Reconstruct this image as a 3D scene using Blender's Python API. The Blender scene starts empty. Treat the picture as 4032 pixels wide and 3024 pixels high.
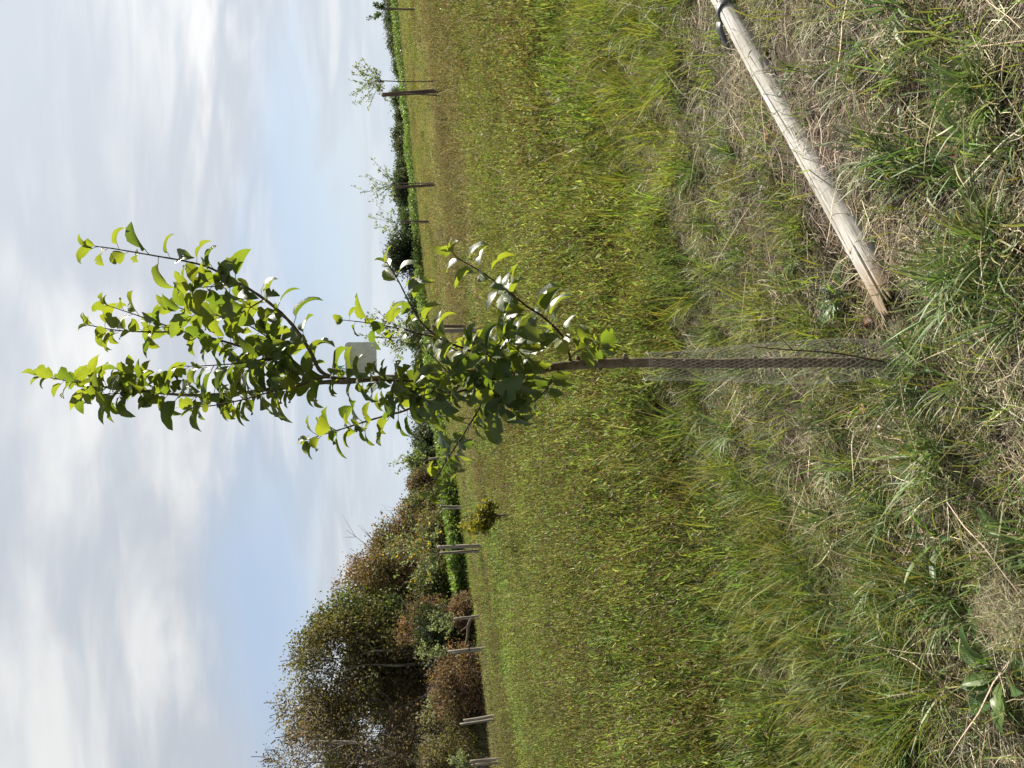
import bpy, bmesh, math, random
import numpy as np
from mathutils import Vector, Matrix, Euler, Quaternion

random.seed(7)
rng = np.random.default_rng(11)
SC = bpy.context.scene
COL = SC.collection

# ------------------------------------------------------------------ camera
FPX = 3029.0                                   # focal length in photo pixels (4032 x 3024)
PITCH = math.atan(326.0 / FPX)
ROLL = math.radians(2.5)
EYE = Vector((0, 0, 1.55))
Fv = Vector((0, math.cos(PITCH), -math.sin(PITCH)))
Rv0 = Vector((1, 0, 0))
Uv0 = Rv0.cross(Fv)
Rv = Rv0 * math.cos(ROLL) - Uv0 * math.sin(ROLL)
Uv = Uv0 * math.cos(ROLL) + Rv0 * math.sin(ROLL)
cam_data = bpy.data.cameras.new('camera')
cam = bpy.data.objects.new('camera', cam_data)
COL.objects.link(cam)
X, Y, Z = -Uv, Rv, -Fv                          # the phone was held upright: picture left is world up
cam.matrix_world = Matrix(((X.x, Y.x, Z.x, EYE.x), (X.y, Y.y, Z.y, EYE.y), (X.z, Y.z, Z.z, EYE.z), (0, 0, 0, 1)))
cam_data.sensor_fit = 'HORIZONTAL'
cam_data.sensor_width = 36.0
cam_data.lens = 36.0 * FPX / 4032.0
cam_data.clip_start = 0.05
cam_data.clip_end = 5000
SC.camera = cam

# ------------------------------------------------------------------ sky and sun
SUN_AZ, SUN_EL = math.radians(48), math.radians(38)
SKY_STRENGTH = 0.050
EXPOSURE = 1.55
world = bpy.data.worlds.new('World')
SC.world = world
world.use_nodes = True
nt = world.node_tree
for n in list(nt.nodes): nt.nodes.remove(n)
def N(tree, kind, **kw):
    n = tree.nodes.new(kind)
    for k, v in kw.items(): setattr(n, k, v)
    return n
def M(tree, op, a, b=None, c=None, clamp=False):
    n = tree.nodes.new('ShaderNodeMath'); n.operation = op; n.use_clamp = clamp
    for i, v in enumerate((a, b, c)):
        if v is None: continue
        if isinstance(v, (int, float)): n.inputs[i].default_value = v
        else: tree.links.new(v, n.inputs[i])
    return n.outputs[0]
def ramp(tree, fac, stops, interp='LINEAR'):
    n = tree.nodes.new('ShaderNodeValToRGB'); n.color_ramp.interpolation = interp
    e = n.color_ramp.elements
    while len(e) < len(stops): e.new(0.5)
    for i, (p, c) in enumerate(stops):
        e[i].position = p
        e[i].color = (c, c, c, 1) if isinstance(c, (int, float)) else (*c, 1)
    tree.links.new(fac, n.inputs[0])
    return n.outputs[0]
def mixc(tree, fac, a, b, blend='MIX'):
    n = tree.nodes.new('ShaderNodeMix'); n.data_type = 'RGBA'; n.blend_type = blend
    for sock, v in ((n.inputs[0], fac), (n.inputs[6], a), (n.inputs[7], b)):
        if isinstance(v, (int, float)): sock.default_value = v
        elif isinstance(v, tuple): sock.default_value = (*v, 1) if len(v) == 3 else v
        else: tree.links.new(v, sock)
    return n.outputs[2]
def noise(tree, vec, scale, detail=4, rough=0.5, dist=0.0, out=0):
    n = tree.nodes.new('ShaderNodeTexNoise')
    n.inputs['Scale'].default_value = scale; n.inputs['Detail'].default_value = detail
    n.inputs['Roughness'].default_value = rough; n.inputs['Distortion'].default_value = dist
    if vec is not None: tree.links.new(vec, n.inputs['Vector'])
    return n.outputs[out]
def mapping(tree, vec, loc=(0, 0, 0), rot=(0, 0, 0), scale=(1, 1, 1)):
    n = tree.nodes.new('ShaderNodeMapping')
    n.inputs['Location'].default_value = loc; n.inputs['Rotation'].default_value = rot; n.inputs['Scale'].default_value = scale
    tree.links.new(vec, n.inputs['Vector'])
    return n.outputs[0]
sky = N(nt, 'ShaderNodeTexSky', sky_type='NISHITA', sun_disc=False)
sky.sun_elevation = SUN_EL; sky.sun_rotation = SUN_AZ
sky.air_density = 1.0; sky.dust_density = 1.0; sky.ozone_density = 1.5
tc = N(nt, 'ShaderNodeTexCoord')
sep = N(nt, 'ShaderNodeSeparateXYZ'); nt.links.new(tc.outputs['Generated'], sep.inputs[0])
dz = M(nt, 'MAXIMUM', M(nt, 'ADD', sep.outputs[2], 0.17), 0.05)
comb = N(nt, 'ShaderNodeCombineXYZ')
nt.links.new(M(nt, 'DIVIDE', sep.outputs[0], dz), comb.inputs[0])
nt.links.new(M(nt, 'DIVIDE', sep.outputs[1], dz), comb.inputs[1])
pl = comb.outputs[0]                            # a flat cloud sheet seen in perspective
big = noise(nt, mapping(nt, pl, (0.58, 9.31, 0), (0, 0, 0.5), (0.55, 0.9, 1)), 0.70, 3, 0.46, 0.4)
fine = noise(nt, mapping(nt, pl, (0.4, 7.2, 0), (0, 0, -0.6), (0.9, 1.3, 1)), 1.25, 5, 0.47, 0.6)
wisp = noise(nt, mapping(nt, pl, (5.0, 2.0, 0), (0, 0, 0.9), (1.2, 3.6, 1)), 2.4, 5, 0.52, 0.9)
cover = M(nt, 'ADD', M(nt, 'MULTIPLY', big, 0.80), M(nt, 'ADD', M(nt, 'MULTIPLY', fine, 0.17), M(nt, 'MULTIPLY', wisp, 0.06)))
cov = ramp(nt, cover, [(0.34, 0.0), (0.52, 1.0)], 'EASE')
thick = ramp(nt, M(nt, 'ADD', M(nt, 'MULTIPLY', fine, 0.60), M(nt, 'ADD', M(nt, 'MULTIPLY', big, 0.28), M(nt, 'MULTIPLY', wisp, 0.12))), [(0.36, (5.4, 5.62, 5.9)), (0.48, (4.15, 4.48, 4.95)), (0.62, (6.25, 6.3, 6.3))], 'EASE')
veil = mixc(nt, 0.7, sky.outputs[0], (3.5, 4.2, 5.3))
vm = N(nt, 'ShaderNodeVectorMath', operation='DOT_PRODUCT'); nt.links.new(tc.outputs['Generated'], vm.inputs[0])
vm.inputs[1].default_value = (math.cos(SUN_EL) * math.sin(SUN_AZ), math.cos(SUN_EL) * math.cos(SUN_AZ), math.sin(SUN_EL))
aure = M(nt, 'ADD', 0.90, M(nt, 'MULTIPLY', M(nt, 'POWER', M(nt, 'MAXIMUM', vm.outputs['Value'], 0.0), 4.0), 0.38))   # thin cloud scatters forward, round the sun
ac = N(nt, 'ShaderNodeCombineXYZ')
for k_ in range(3): nt.links.new(aure, ac.inputs[k_])
thick = mixc(nt, 1.0, thick, ac.outputs[0], 'MULTIPLY')
skyc = mixc(nt, cov, veil, thick)
low = ramp(nt, sep.outputs[2], [(0.0, 0.85), (0.20, 0.0)], 'EASE')          # even pale air along the horizon
skyc = mixc(nt, low, skyc, (4.8, 5.35, 5.9))
bg = N(nt, 'ShaderNodeBackground'); bg.inputs[1].default_value = SKY_STRENGTH
nt.links.new(skyc, bg.inputs[0])
wo = N(nt, 'ShaderNodeOutputWorld'); nt.links.new(bg.outputs[0], wo.inputs[0])

sun_data = bpy.data.lights.new('sun', 'SUN')
sun_data.energy = 5.0; sun_data.angle = math.radians(0.6); sun_data.color = (1.0, 0.93, 0.80)
sun = bpy.data.objects.new('sun', sun_data); COL.objects.link(sun)
SUN_DIR = Vector((math.cos(SUN_EL) * math.sin(SUN_AZ), math.cos(SUN_EL) * math.cos(SUN_AZ), math.sin(SUN_EL)))
sun.rotation_euler = SUN_DIR.to_track_quat('Z', 'Y').to_euler()
sun.location = (0, 0, 30)
vs = SC.view_settings
vs.view_transform = 'Standard'; vs.look = 'None'; vs.exposure = EXPOSURE; vs.gamma = 1.0; vs.use_curve_mapping = False
SC.render.engine = 'CYCLES'
SC.cycles.use_denoising = True; SC.cycles.use_adaptive_sampling = True; SC.cycles.adaptive_threshold = 0.02
SC.cycles.max_bounces = 3; SC.cycles.diffuse_bounces = 1; SC.cycles.transmission_bounces = 4
SC.cycles.transparent_max_bounces = 4; SC.cycles.caustics_reflective = False; SC.cycles.caustics_refractive = False

# ------------------------------------------------------------------ pixel <-> place
def ray(ix, iy):
    return Fv + Rv * ((1512 - iy) / FPX) - Uv * ((ix - 2016) / FPX)
def at_y(ix, iy, y):
    d = ray(ix, iy); return EYE + d * (y / d.y)
def bump(x, y):                                # small lumps of the ground near the camera
    return (0.018 * np.sin(x * 3.1 + 1.3 * np.sin(y * 1.7)) + 0.014 * np.sin(y * 4.3 + x * 1.9 + 0.7) + 0.008 * np.sin(x * 9.0 - y * 7.0)) * np.exp(-np.hypot(x, y) / 14)
def smooth(a, b, x):
    t = np.clip((x - a) / (b - a), 0, 1); return t * t * (3 - 2 * t)
def terrain(x, y):
    return 1.024 * np.log(1 + np.maximum(y, -20) / 80) + 1.3 * np.tanh(x / 22) + 1.5 * smooth(16, 66, x) - 0.18 * smooth(3.5, 13, y) + bump(x, y)
def ground(ix, iy, lift=0.0):
    d = ray(ix, iy); t = 0.8
    while t < 600:
        p = EYE + d * t
        if p.z <= terrain(p.x, p.y) + lift: break
        t += 0.004 * max(1, t / 2)
    return EYE + d * t

# ------------------------------------------------------------------ material helpers
def new_mat(name):
    m = bpy.data.materials.new(name); m.use_nodes = True
    t = m.node_tree
    for n in list(t.nodes): t.nodes.remove(n)
    out = t.nodes.new('ShaderNodeOutputMaterial')
    return m, t, out
def principled(t, out, color, rough=0.8, spec=0.3, bumph=None, bumps=0.3, dist=0.01, metallic=0.0):
    p = t.nodes.new('ShaderNodeBsdfPrincipled')
    if isinstance(color, tuple): p.inputs['Base Color'].default_value = (*color, 1)
    else: t.links.new(color, p.inputs['Base Color'])
    p.inputs['Roughness'].default_value = rough; p.inputs['Specular IOR Level'].default_value = spec
    p.inputs['Metallic'].default_value = metallic
    if bumph is not None:
        b = t.nodes.new('ShaderNodeBump'); b.inputs['Strength'].default_value = bumps; b.inputs['Distance'].default_value = dist
        t.links.new(bumph, b.inputs['Height']); t.links.new(b.outputs[0], p.inputs['Normal'])
    if out is not None: t.links.new(p.outputs[0], out.inputs[0])
    return p
def attr(t, name, kind='GEOMETRY', out=0):
    a = t.nodes.new('ShaderNodeAttribute'); a.attribute_name = name; a.attribute_type = kind
    return a.outputs[out]
def foliage_mat(name, trans=0.45, rough=0.55, spec=0.35, instanced=False, glow=(1.2, 1.25, 0.6)):
    """Colour comes from the vertex attribute 'col' (times 'tint' of each scattered clump)."""
    m, t, out = new_mat(name)
    c = attr(t, 'col')
    if instanced: c = mixc(t, 1.0, c, attr(t, 'tint', 'INSTANCER'), 'MULTIPLY')
    p = principled(t, None, c, rough, spec)
    tr = t.nodes.new('ShaderNodeBsdfTranslucent')
    t.links.new(mixc(t, 1.0, c, glow, 'MULTIPLY'), tr.inputs[0])
    mx = t.nodes.new('ShaderNodeMixShader'); mx.inputs[0].default_value = trans
    t.links.new(p.outputs[0], mx.inputs[1]); t.links.new(tr.outputs[0], mx.inputs[2])
    t.links.new(mx.outputs[0], out.inputs[0])
    return m

MAT = {}
MAT['grass'] = foliage_mat('grass_blades', 0.42, 0.55, 0.25, True)
MAT['broad'] = foliage_mat('broad_grass_blades', 0.38, 0.52, 0.32, True)
MAT['straw'] = foliage_mat('dry_straw', 0.25, 0.7, 0.25, True, (1.1, 1.0, 0.8))
MAT['crown'] = foliage_mat('tree_foliage', 0.42, 0.6, 0.25)
MAT['crop'] = foliage_mat('crop_foliage', 0.45, 0.5, 0.3)
MAT['twig'] = foliage_mat('dry_twigs', 0.0, 0.85, 0.15)

def mat_soil():
    m, t, out = new_mat('field_soil')
    g = t.nodes.new('ShaderNodeNewGeometry').outputs['Position']
    a = noise(t, g, 1.6, 6, 0.6); b = noise(t, g, 38, 5, 0.65); c = noise(t, mapping(t, g, scale=(1, 0.25, 1)), 0.16, 4, 0.5)
    near = ramp(t, b, [(0.30, (0.022, 0.017, 0.012)), (0.52, (0.06, 0.046, 0.033)), (0.72, (0.13, 0.105, 0.075))])
    sod = ramp(t, a, [(0.3, (0.06, 0.065, 0.022)), (0.7, (0.11, 0.095, 0.045))])
    s = t.nodes.new('ShaderNodeSeparateXYZ'); t.links.new(g, s.inputs[0])
    far = ramp(t, c, [(0.35, (0.10, 0.115, 0.035)), (0.55, (0.14, 0.115, 0.052)), (0.7, (0.11, 0.13, 0.04))])
    k = M(t, 'MULTIPLY', M(t, 'SUBTRACT', s.outputs[1], 4.0), 0.25, clamp=True)
    k2 = M(t, 'MULTIPLY', M(t, 'SUBTRACT', s.outputs[1], 22.0), 0.06, clamp=True)
    col = mixc(t, k2, mixc(t, k, near, sod), far)
    principled(t, out, col, 0.95, 0.1, M(t, 'ADD', b, M(t, 'MULTIPLY', a, 0.6)), 0.9, 0.02)
    return m
MAT['soil'] = mat_soil()

def mat_bark(name, c0, c1, c2, scale=30, stretch=0.35):
    m, t, out = new_mat(name)
    o = t.nodes.new('ShaderNodeNewGeometry').outputs['Position']
    v = mapping(t, o, scale=(1, 1, stretch))
    a = noise(t, v, scale, 6, 0.62, 0.2); b = noise(t, o, scale * 4, 3, 0.5)
    col = ramp(t, M(t, 'ADD', M(t, 'MULTIPLY', a, 0.75), M(t, 'MULTIPLY', b, 0.25)), [(0.32, c0), (0.5, c1), (0.68, c2)])
    principled(t, out, col, 0.85, 0.2, a, 0.6, 0.004)
    return m
MAT['bark'] = mat_bark('young_bark', (0.06, 0.046, 0.030), (0.125, 0.098, 0.062), (0.21, 0.175, 0.118), 45, 0.8)
MAT['twigbark'] = mat_bark('twig_bark', (0.035, 0.022, 0.016), (0.07, 0.042, 0.028), (0.12, 0.08, 0.055), 80, 0.6)
MAT['treebark'] = mat_bark('tree_bark', (0.08, 0.07, 0.058), (0.16, 0.145, 0.122), (0.26, 0.24, 0.205), 5, 0.3)
MAT['post'] = mat_bark('weathered_post', (0.10, 0.085, 0.068), (0.19, 0.165, 0.135), (0.30, 0.265, 0.22), 14, 0.12)
MAT['darkpost'] = mat_bark('dark_post', (0.05, 0.036, 0.026), (0.10, 0.07, 0.05), (0.16, 0.115, 0.08), 14, 0.12)

def mat_plain(name, color, rough=0.6, spec=0.3, metallic=0.0, sc=60, var=0.25):
    m, t, out = new_mat(name)
    o = t.nodes.new('ShaderNodeNewGeometry').outputs['Position']
    a = noise(t, o, sc, 4, 0.6)
    lo = tuple(c * (1 - var) for c in color); hi = tuple(min(1, c * (1 + var)) for c in color)
    principled(t, out, ramp(t, a, [(0.35, lo), (0.65, hi)]), rough, spec, a, 0.15, 0.002, metallic)
    return m
MAT['rubber'] = mat_plain('black_rubber', (0.025, 0.027, 0.03), 0.45, 0.5)
MAT['wire'] = mat_plain('galvanised_wire', (0.34, 0.34, 0.32), 0.5, 0.5, 0.2)
MAT['twine'] = mat_plain('green_twine', (0.02, 0.22, 0.07), 0.6, 0.3)
MAT['guard'] = mat_plain('pale_guard', (0.42, 0.42, 0.38), 0.6, 0.3)

def mat_stake():
    m, t, out = new_mat('silvered_wood')
    o = t.nodes.new('ShaderNodeTexCoord').outputs['Object']
    g1 = noise(t, mapping(t, o, scale=(1, 1, 0.035)), 75, 6, 0.62, 0.25)
    g2 = noise(t, mapping(t, o, scale=(1, 1, 0.10)), 260, 3, 0.6)
    bl = noise(t, mapping(t, o, scale=(1, 1, 0.4)), 9, 4, 0.55)
    s = t.nodes.new('ShaderNodeSeparateXYZ'); t.links.new(o, s.inputs[0])
    grain = M(t, 'ADD', M(t, 'MULTIPLY', g1, 0.68), M(t, 'MULTIPLY', g2, 0.32))
    grey = ramp(t, grain, [(0.34, (0.12, 0.112, 0.10)), (0.45, (0.29, 0.278, 0.262)), (0.62, (0.42, 0.41, 0.395))])
    warm = ramp(t, grain, [(0.34, (0.06, 0.042, 0.03)), (0.46, (0.16, 0.12, 0.082)), (0.65, (0.30, 0.24, 0.17))])
    rot = M(t, 'SUBTRACT', 1.0, M(t, 'MULTIPLY', M(t, 'SUBTRACT', M(t, 'ADD', s.outputs[2], M(t, 'MULTIPLY', M(t, 'SUBTRACT', bl, 0.5), 0.18)), 0.07), 7.0, clamp=True), clamp=True)
    col = mixc(t, rot, mixc(t, 1.0, grey, ramp(t, bl, [(0.35, (0.80, 0.78, 0.74)), (0.6, (1, 1, 1))]), 'MULTIPLY'), warm)
    principled(t, out, col, 0.82, 0.2, grain, 0.75, 0.004)
    return m
MAT['stake'] = mat_stake()
MAT['fresh'] = mat_bark('broken_wood', (0.09, 0.06, 0.035), (0.24, 0.175, 0.105), (0.40, 0.32, 0.21), 60, 0.1)
MAT['knot'] = mat_bark('wood_knot', (0.10, 0.075, 0.05), (0.22, 0.175, 0.13), (0.36, 0.31, 0.25), 160, 1)

def mat_leaf(name, top, under, glow, trans=0.5, hue=0.05):
    """Two real sides: glossy upper face, matt pale underside; veins and blotches from the leaf's own UVs."""
    m, t, out = new_mat(name)
    uv = t.nodes.new('ShaderNodeUVMap').outputs[0]
    s = t.nodes.new('ShaderNodeSeparateXYZ'); t.links.new(uv, s.inputs[0])
    au = M(t, 'ABSOLUTE', M(t, 'SUBTRACT', s.outputs[0], 0.5))
    mid = M(t, 'SUBTRACT', 1.0, M(t, 'MULTIPLY', au, 26.0, clamp=True), clamp=True)
    w = M(t, 'SINE', M(t, 'MULTIPLY', M(t, 'SUBTRACT', s.outputs[1], M(t, 'MULTIPLY', au, 0.55)), 52.0))
    vein = M(t, 'MULTIPLY', M(t, 'SUBTRACT', M(t, 'ABSOLUTE', w), 0.0), 1.0)
    veins = M(t, 'MAXIMUM', mid, M(t, 'MULTIPLY', M(t, 'SUBTRACT', 1.0, M(t, 'MULTIPLY', vein, 3.4, clamp=True), clamp=True), 0.6))
    info = t.nodes.new('ShaderNodeObjectInfo')
    rnd = info.outputs['Random']
    g = t.nodes.new('ShaderNodeNewGeometry')
    bl = noise(t, g.outputs['Position'], 55, 4, 0.6)
    tint = ramp(t, rnd, [(0.0, (0.60, 0.70, 0.75)), (0.5, (1, 1, 1)), (1.0, (1.35, 1.15, 0.95))])
    ctop = mixc(t, 1.0, mixc(t, bl, tuple(c * 0.75 for c in top), tuple(c * 1.2 for c in top)), tint, 'MULTIPLY')
    ctop = mixc(t, M(t, 'MULTIPLY', veins, 0.5), ctop, tuple(min(1, c * 2.0) for c in top))
    cund = mixc(t, 1.0, mixc(t, M(t, 'MULTIPLY', veins, 0.4), under, tuple(c * 1.35 for c in under)), tint, 'MULTIPLY')
    base = mixc(t, g.outputs['Backfacing'], ctop, cund)
    cg = mixc(t, 1.0, mixc(t, M(t, 'MULTIPLY', veins, 0.45), mixc(t, bl, tuple(c * 0.85 for c in glow), tuple(c * 1.1 for c in glow)), tuple(c * 0.55 for c in glow)), tint, 'MULTIPLY')
    p = principled(t, None, base, 0.36, 0.5, M(t, 'ADD', veins, M(t, 'MULTIPLY', bl, 0.5)), 0.5, 0.002)
    t.links.new(M(t, 'ADD', 0.42, M(t, 'MULTIPLY', g.outputs['Backfacing'], 0.35)), p.inputs['Roughness'])
    tr = t.nodes.new('ShaderNodeBsdfTranslucent'); t.links.new(cg, tr.inputs[0])
    mx = t.nodes.new('ShaderNodeMixShader'); mx.inputs[0].default_value = trans
    t.links.new(p.outputs[0], mx.inputs[1]); t.links.new(tr.outputs[0], mx.inputs[2])
    t.links.new(mx.outputs[0], out.inputs[0])
    return m
MAT['leaf'] = mat_leaf('apple_leaf', (0.036, 0.066, 0.020), (0.095, 0.125, 0.06), (0.20, 0.265, 0.018), 0.46)
MAT['leafyellow'] = mat_leaf('apple_leaf_yellowing', (0.12, 0.14, 0.02), (0.22, 0.24, 0.09), (0.48, 0.46, 0.04), 0.5)
MAT['leafdead'] = mat_leaf('apple_leaf_withered', (0.09, 0.045, 0.03), (0.13, 0.075, 0.05), (0.22, 0.09, 0.04), 0.25)
MAT['weed'] = mat_leaf('weed_leaf', (0.06, 0.11, 0.025), (0.13, 0.19, 0.08), (0.22, 0.36, 0.04), 0.42)
MAT['fallen'] = mat_leaf('fallen_leaf_brown', (0.13, 0.06, 0.028), (0.17, 0.09, 0.05), (0.30, 0.12, 0.04), 0.25)
MAT['fallenpale'] = mat_leaf('fallen_leaf_pale', (0.33, 0.22, 0.14), (0.36, 0.27, 0.19), (0.40, 0.24, 0.12), 0.25)

# ------------------------------------------------------------------ mesh helpers
def link(o, parent=None):
    COL.objects.link(o)
    if parent is not None: o.parent = parent
    return o
def tag(o, label=None, category=None, group=None, kind=None):
    if label: o['label'] = label
    if category: o['category'] = category
    if group: o['group'] = group
    if kind: o['kind'] = kind
    return o
def empty(name, loc):
    o = bpy.data.objects.new(name, None); o.location = loc; o.empty_display_size = 0.1
    return link(o)
def np_mesh(name, verts, faces, mat, col=None, smooth_sh=False):
    """verts (n,3); faces (m,k) of one size; col (n,3) vertex colours."""
    me = bpy.data.meshes.new(name)
    verts = np.asarray(verts, dtype=np.float32).reshape(-1, 3); faces = np.asarray(faces, dtype=np.int32)
    m, k = faces.shape
    me.vertices.add(len(verts)); me.vertices.foreach_set('co', verts.ravel())
    me.loops.add(m * k); me.loops.foreach_set('vertex_index', faces.ravel())
    me.polygons.add(m); me.polygons.foreach_set('loop_start', np.arange(0, m * k, k, dtype=np.int32))
    if smooth_sh: me.polygons.foreach_set('use_smooth', np.ones(m, dtype=bool))
    if col is not None:
        a = me.attributes.new('col', 'FLOAT_COLOR', 'POINT')
        c = np.ones((len(verts), 4), dtype=np.float32); c[:, :3] = col
        a.data.foreach_set('color', c.ravel())
    me.update(calc_edges=True); me.validate()
    if mat is not None: me.materials.append(mat)
    return me
def mesh_obj(name, me, parent=None):
    return link(bpy.data.objects.new(name, me), parent)

class Tubes:
    """Collects swept tubes, boxes and ellipsoids of one part."""
    def __init__(s): s.v = []; s.f = []
    def tube(s, pts, rad, sides=8, cap=True):
        pts = [Vector(p) for p in pts]; n = len(pts)
        if isinstance(rad, (int, float)): rad = [rad] * n
        base = len(s.v); up = None
        for i, p in enumerate(pts):
            t = (pts[min(i + 1, n - 1)] - pts[max(i - 1, 0)])
            if t.length < 1e-9: t = Vector((0, 0, 1))
            t.normalize()
            if up is None: up = t.orthogonal().normalized()
            up = up - t * up.dot(t)
            if up.length < 1e-6: up = t.orthogonal()
            up.normalize(); w = t.cross(up)
            for k in range(sides):
                a = 2 * math.pi * k / sides
                s.v.append(p + (up * math.cos(a) + w * math.sin(a)) * rad[i])
        for i in range(n - 1):
            for k in range(sides):
                a = base + i * sides + k; b = base + i * sides + (k + 1) % sides
                s.f.append((a, b, b + sides, a + sides))
        if cap:
            s.f.append(tuple(base + k for k in range(sides))[::-1]); s.f.append(tuple(base + (n - 1) * sides + k for k in range(sides)))
    def ribbon(s, pts, sides_vec, thick):
        """A flat strap: pts along the middle, sides_vec half-width vectors, given thickness."""
        b = len(s.v); n = len(pts)
        for i in range(n):
            p = Vector(pts[i]); w = Vector(sides_vec[i])
            t = (Vector(pts[min(i + 1, n - 1)]) - Vector(pts[max(i - 1, 0)])).normalized()
            nn = t.cross(w).normalized() * thick * 0.5
            s.v += [p - w - nn, p + w - nn, p + w + nn, p - w + nn]
        for i in range(n - 1):
            for k in range(4):
                a = b + i * 4 + k; c = b + i * 4 + (k + 1) % 4
                s.f.append((a, c, c + 4, a + 4))
        s.f.append((b + 3, b + 2, b + 1, b)); e = b + (n - 1) * 4; s.f.append((e, e + 1, e + 2, e + 3))
    def mesh(s, name, mat, smooth_sh=True, origin=Vector((0, 0, 0))):
        me = bpy.data.meshes.new(name)
        me.from_pydata([tuple(v - origin) for v in s.v], [], s.f)
        me.polygons.foreach_set('use_smooth', [smooth_sh] * len(me.polygons))
        me.materials.append(mat); me.update()
        return me
def catmull(pts, per=5):
    pts = [Vector(p) for p in pts]; out = []
    for i in range(len(pts) - 1):
        p0 = pts[max(i - 1, 0)]; p1 = pts[i]; p2 = pts[i + 1]; p3 = pts[min(i + 2, len(pts) - 1)]
        for k in range(per):
            t = k / per
            out.append(0.5 * ((2 * p1) + (p2 - p0) * t + (2 * p0 - 5 * p1 + 4 * p2 - p3) * t * t + (3 * p1 - p0 - 3 * p2 + p3) * t ** 3))
    out.append(pts[-1]); return out

# ------------------------------------------------------------------ ground
def axis(near, far, n_near, growth):
    a = list(np.linspace(0, near, n_near)); st = a[-1] - a[-2]
    while a[-1] < far: st *= growth; a.append(a[-1] + st)
    return np.array(a)
ax = axis(4, 1500, 56, 1.13); xs = np.concatenate([-ax[:0:-1], ax])
ys = np.concatenate([-axis(2, 120, 6, 1.6)[:0:-1], axis(7, 2500, 110, 1.09)])
gx, gy = np.meshgrid(xs, ys)
gz = terrain(gx, gy)
rough = 0.012 * np.sin(gx * 21 + 3 * np.sin(gy * 13)) * np.sin(gy * 19 + 2 * np.sin(gx * 17)) * np.exp(-np.hypot(gx, gy) / 6)
nx, ny = len(xs), len(ys)
idx = np.arange(nx * ny).reshape(ny, nx)
gf = np.stack([idx[:-1, :-1], idx[:-1, 1:], idx[1:, 1:], idx[1:, :-1]], -1).reshape(-1, 4)
o = mesh_obj('ground', np_mesh('ground', np.stack([gx, gy, gz + rough - 0.004], -1), gf, MAT['soil'], smooth_sh=True))
tag(o, 'gently sloping field of bare brown soil under the grass', None, kind='structure')

# ------------------------------------------------------------------ scattered plants (stuff)
def blades(n, base_r, length, width, lean, bend, seg=4, col=None, colvar=0.15, tipcol=None, flat=False, kink=0.0):
    """n arching strips around a clump centre -> (verts, faces, colours)."""
    L = rng.uniform(*length, n); W = rng.uniform(*width, n)
    az = rng.uniform(0, 2 * np.pi, n); le = rng.uniform(*lean, n); be = rng.uniform(*bend, n)
    rr = base_r * np.sqrt(rng.random(n)); ba = rng.uniform(0, 2 * np.pi, n)
    if not flat: az = ba + rng.normal(0, 0.7, n)
    px = rr * np.cos(ba); py = rr * np.sin(ba); pz = np.zeros(n) if not flat else rng.uniform(0, 0.03, n)
    pts = np.zeros((n, seg + 1, 3)); pts[:, 0] = np.stack([px, py, pz], -1)
    th = le.copy(); azz = az.copy()
    for i in range(seg):
        st = L / seg
        pts[:, i + 1, 0] = pts[:, i, 0] + st * np.sin(th) * np.cos(azz)
        pts[:, i + 1, 1] = pts[:, i, 1] + st * np.sin(th) * np.sin(azz)
        pts[:, i + 1, 2] = pts[:, i, 2] + st * np.cos(th)
        th = th + be / seg; azz = azz + rng.normal(0, 0.12 + kink, n)
    if flat: pts[:, :, 2] = np.abs(pts[:, :, 2]) * 0.8 + 0.002
    tw = az + np.pi / 2 + rng.normal(0, 0.5, n)
    side = np.stack([np.cos(tw), np.sin(tw), rng.normal(0, 0.25, n)], -1)
    prof = np.array([0.75, 1.0, 0.9, 0.62, 0.12]) if seg == 4 else np.interp(np.linspace(0, 1, seg + 1), [0, 0.3, 0.7, 1], [0.8, 1, 0.8, 0.15])
    off = side[:, None, :] * (W[:, None] * prof[None, :] * 0.5)[:, :, None]
    v = np.stack([pts - off, pts + off], 2)                                   # n, seg+1, 2, 3
    ids = np.arange(n * (seg + 1) * 2).reshape(n, seg + 1, 2)
    f = np.stack([ids[:, :-1, 0], ids[:, :-1, 1], ids[:, 1:, 1], ids[:, 1:, 0]], -1).reshape(-1, 4)
    c0 = np.array(col)[rng.integers(0, len(col), n)] * (1 + rng.normal(0, colvar, (n, 1)))
    c = np.repeat(c0[:, None, :], seg + 1, 1)
    if tipcol is not None:
        k = np.linspace(0, 1, seg + 1)[None, :, None] ** 2.2 * (rng.random((n, 1, 1)) < 0.45)
        c = c * (1 - k) + np.array(tipcol) * k
    c = np.clip(np.repeat(c[:, :, None, :], 2, 2), 0.004, 1)
    return v.reshape(-1, 3), f, c.reshape(-1, 3)
def leafquads(cent, axis_, size, ratio, col, colvar=0.15, roll=None):
    """Small pointed leaves as two-quad kites folded along the midrib."""
    n = len(cent); ax_ = axis_ / np.linalg.norm(axis_, axis=1, keepdims=True)
    ref = rng.normal(0, 1, (n, 3)); sd = np.cross(ax_, ref); sd /= np.linalg.norm(sd, axis=1, keepdims=True) + 1e-9
    nn = np.cross(ax_, sd); s = np.asarray(size)[:, None]
    p0 = cent; p2 = cent + ax_ * s; mid = cent + ax_ * s * 0.45
    p1 = mid + sd * s * ratio * 0.5 + nn * s * 0.06; p3 = mid - sd * s * ratio * 0.5 + nn * s * 0.06
    v = np.stack([p0, p1, p2, p3], 1).reshape(-1, 3)
    f = np.arange(n * 4).reshape(n, 4)
    c = np.clip(np.asarray(col) * (1 + rng.normal(0, colvar, (n, 1))), 0.003, 1)
    return v, f, np.repeat(c, 4, 0)
def combine(parts):
    vs_, fs_, cs_ = [], [], []; k = 0
    for v, f, c in parts:
        vs_.append(v); fs_.append(f + k); cs_.append(c); k += len(v)
    return np.concatenate(vs_), np.concatenate(fs_), np.concatenate(cs_)
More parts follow.
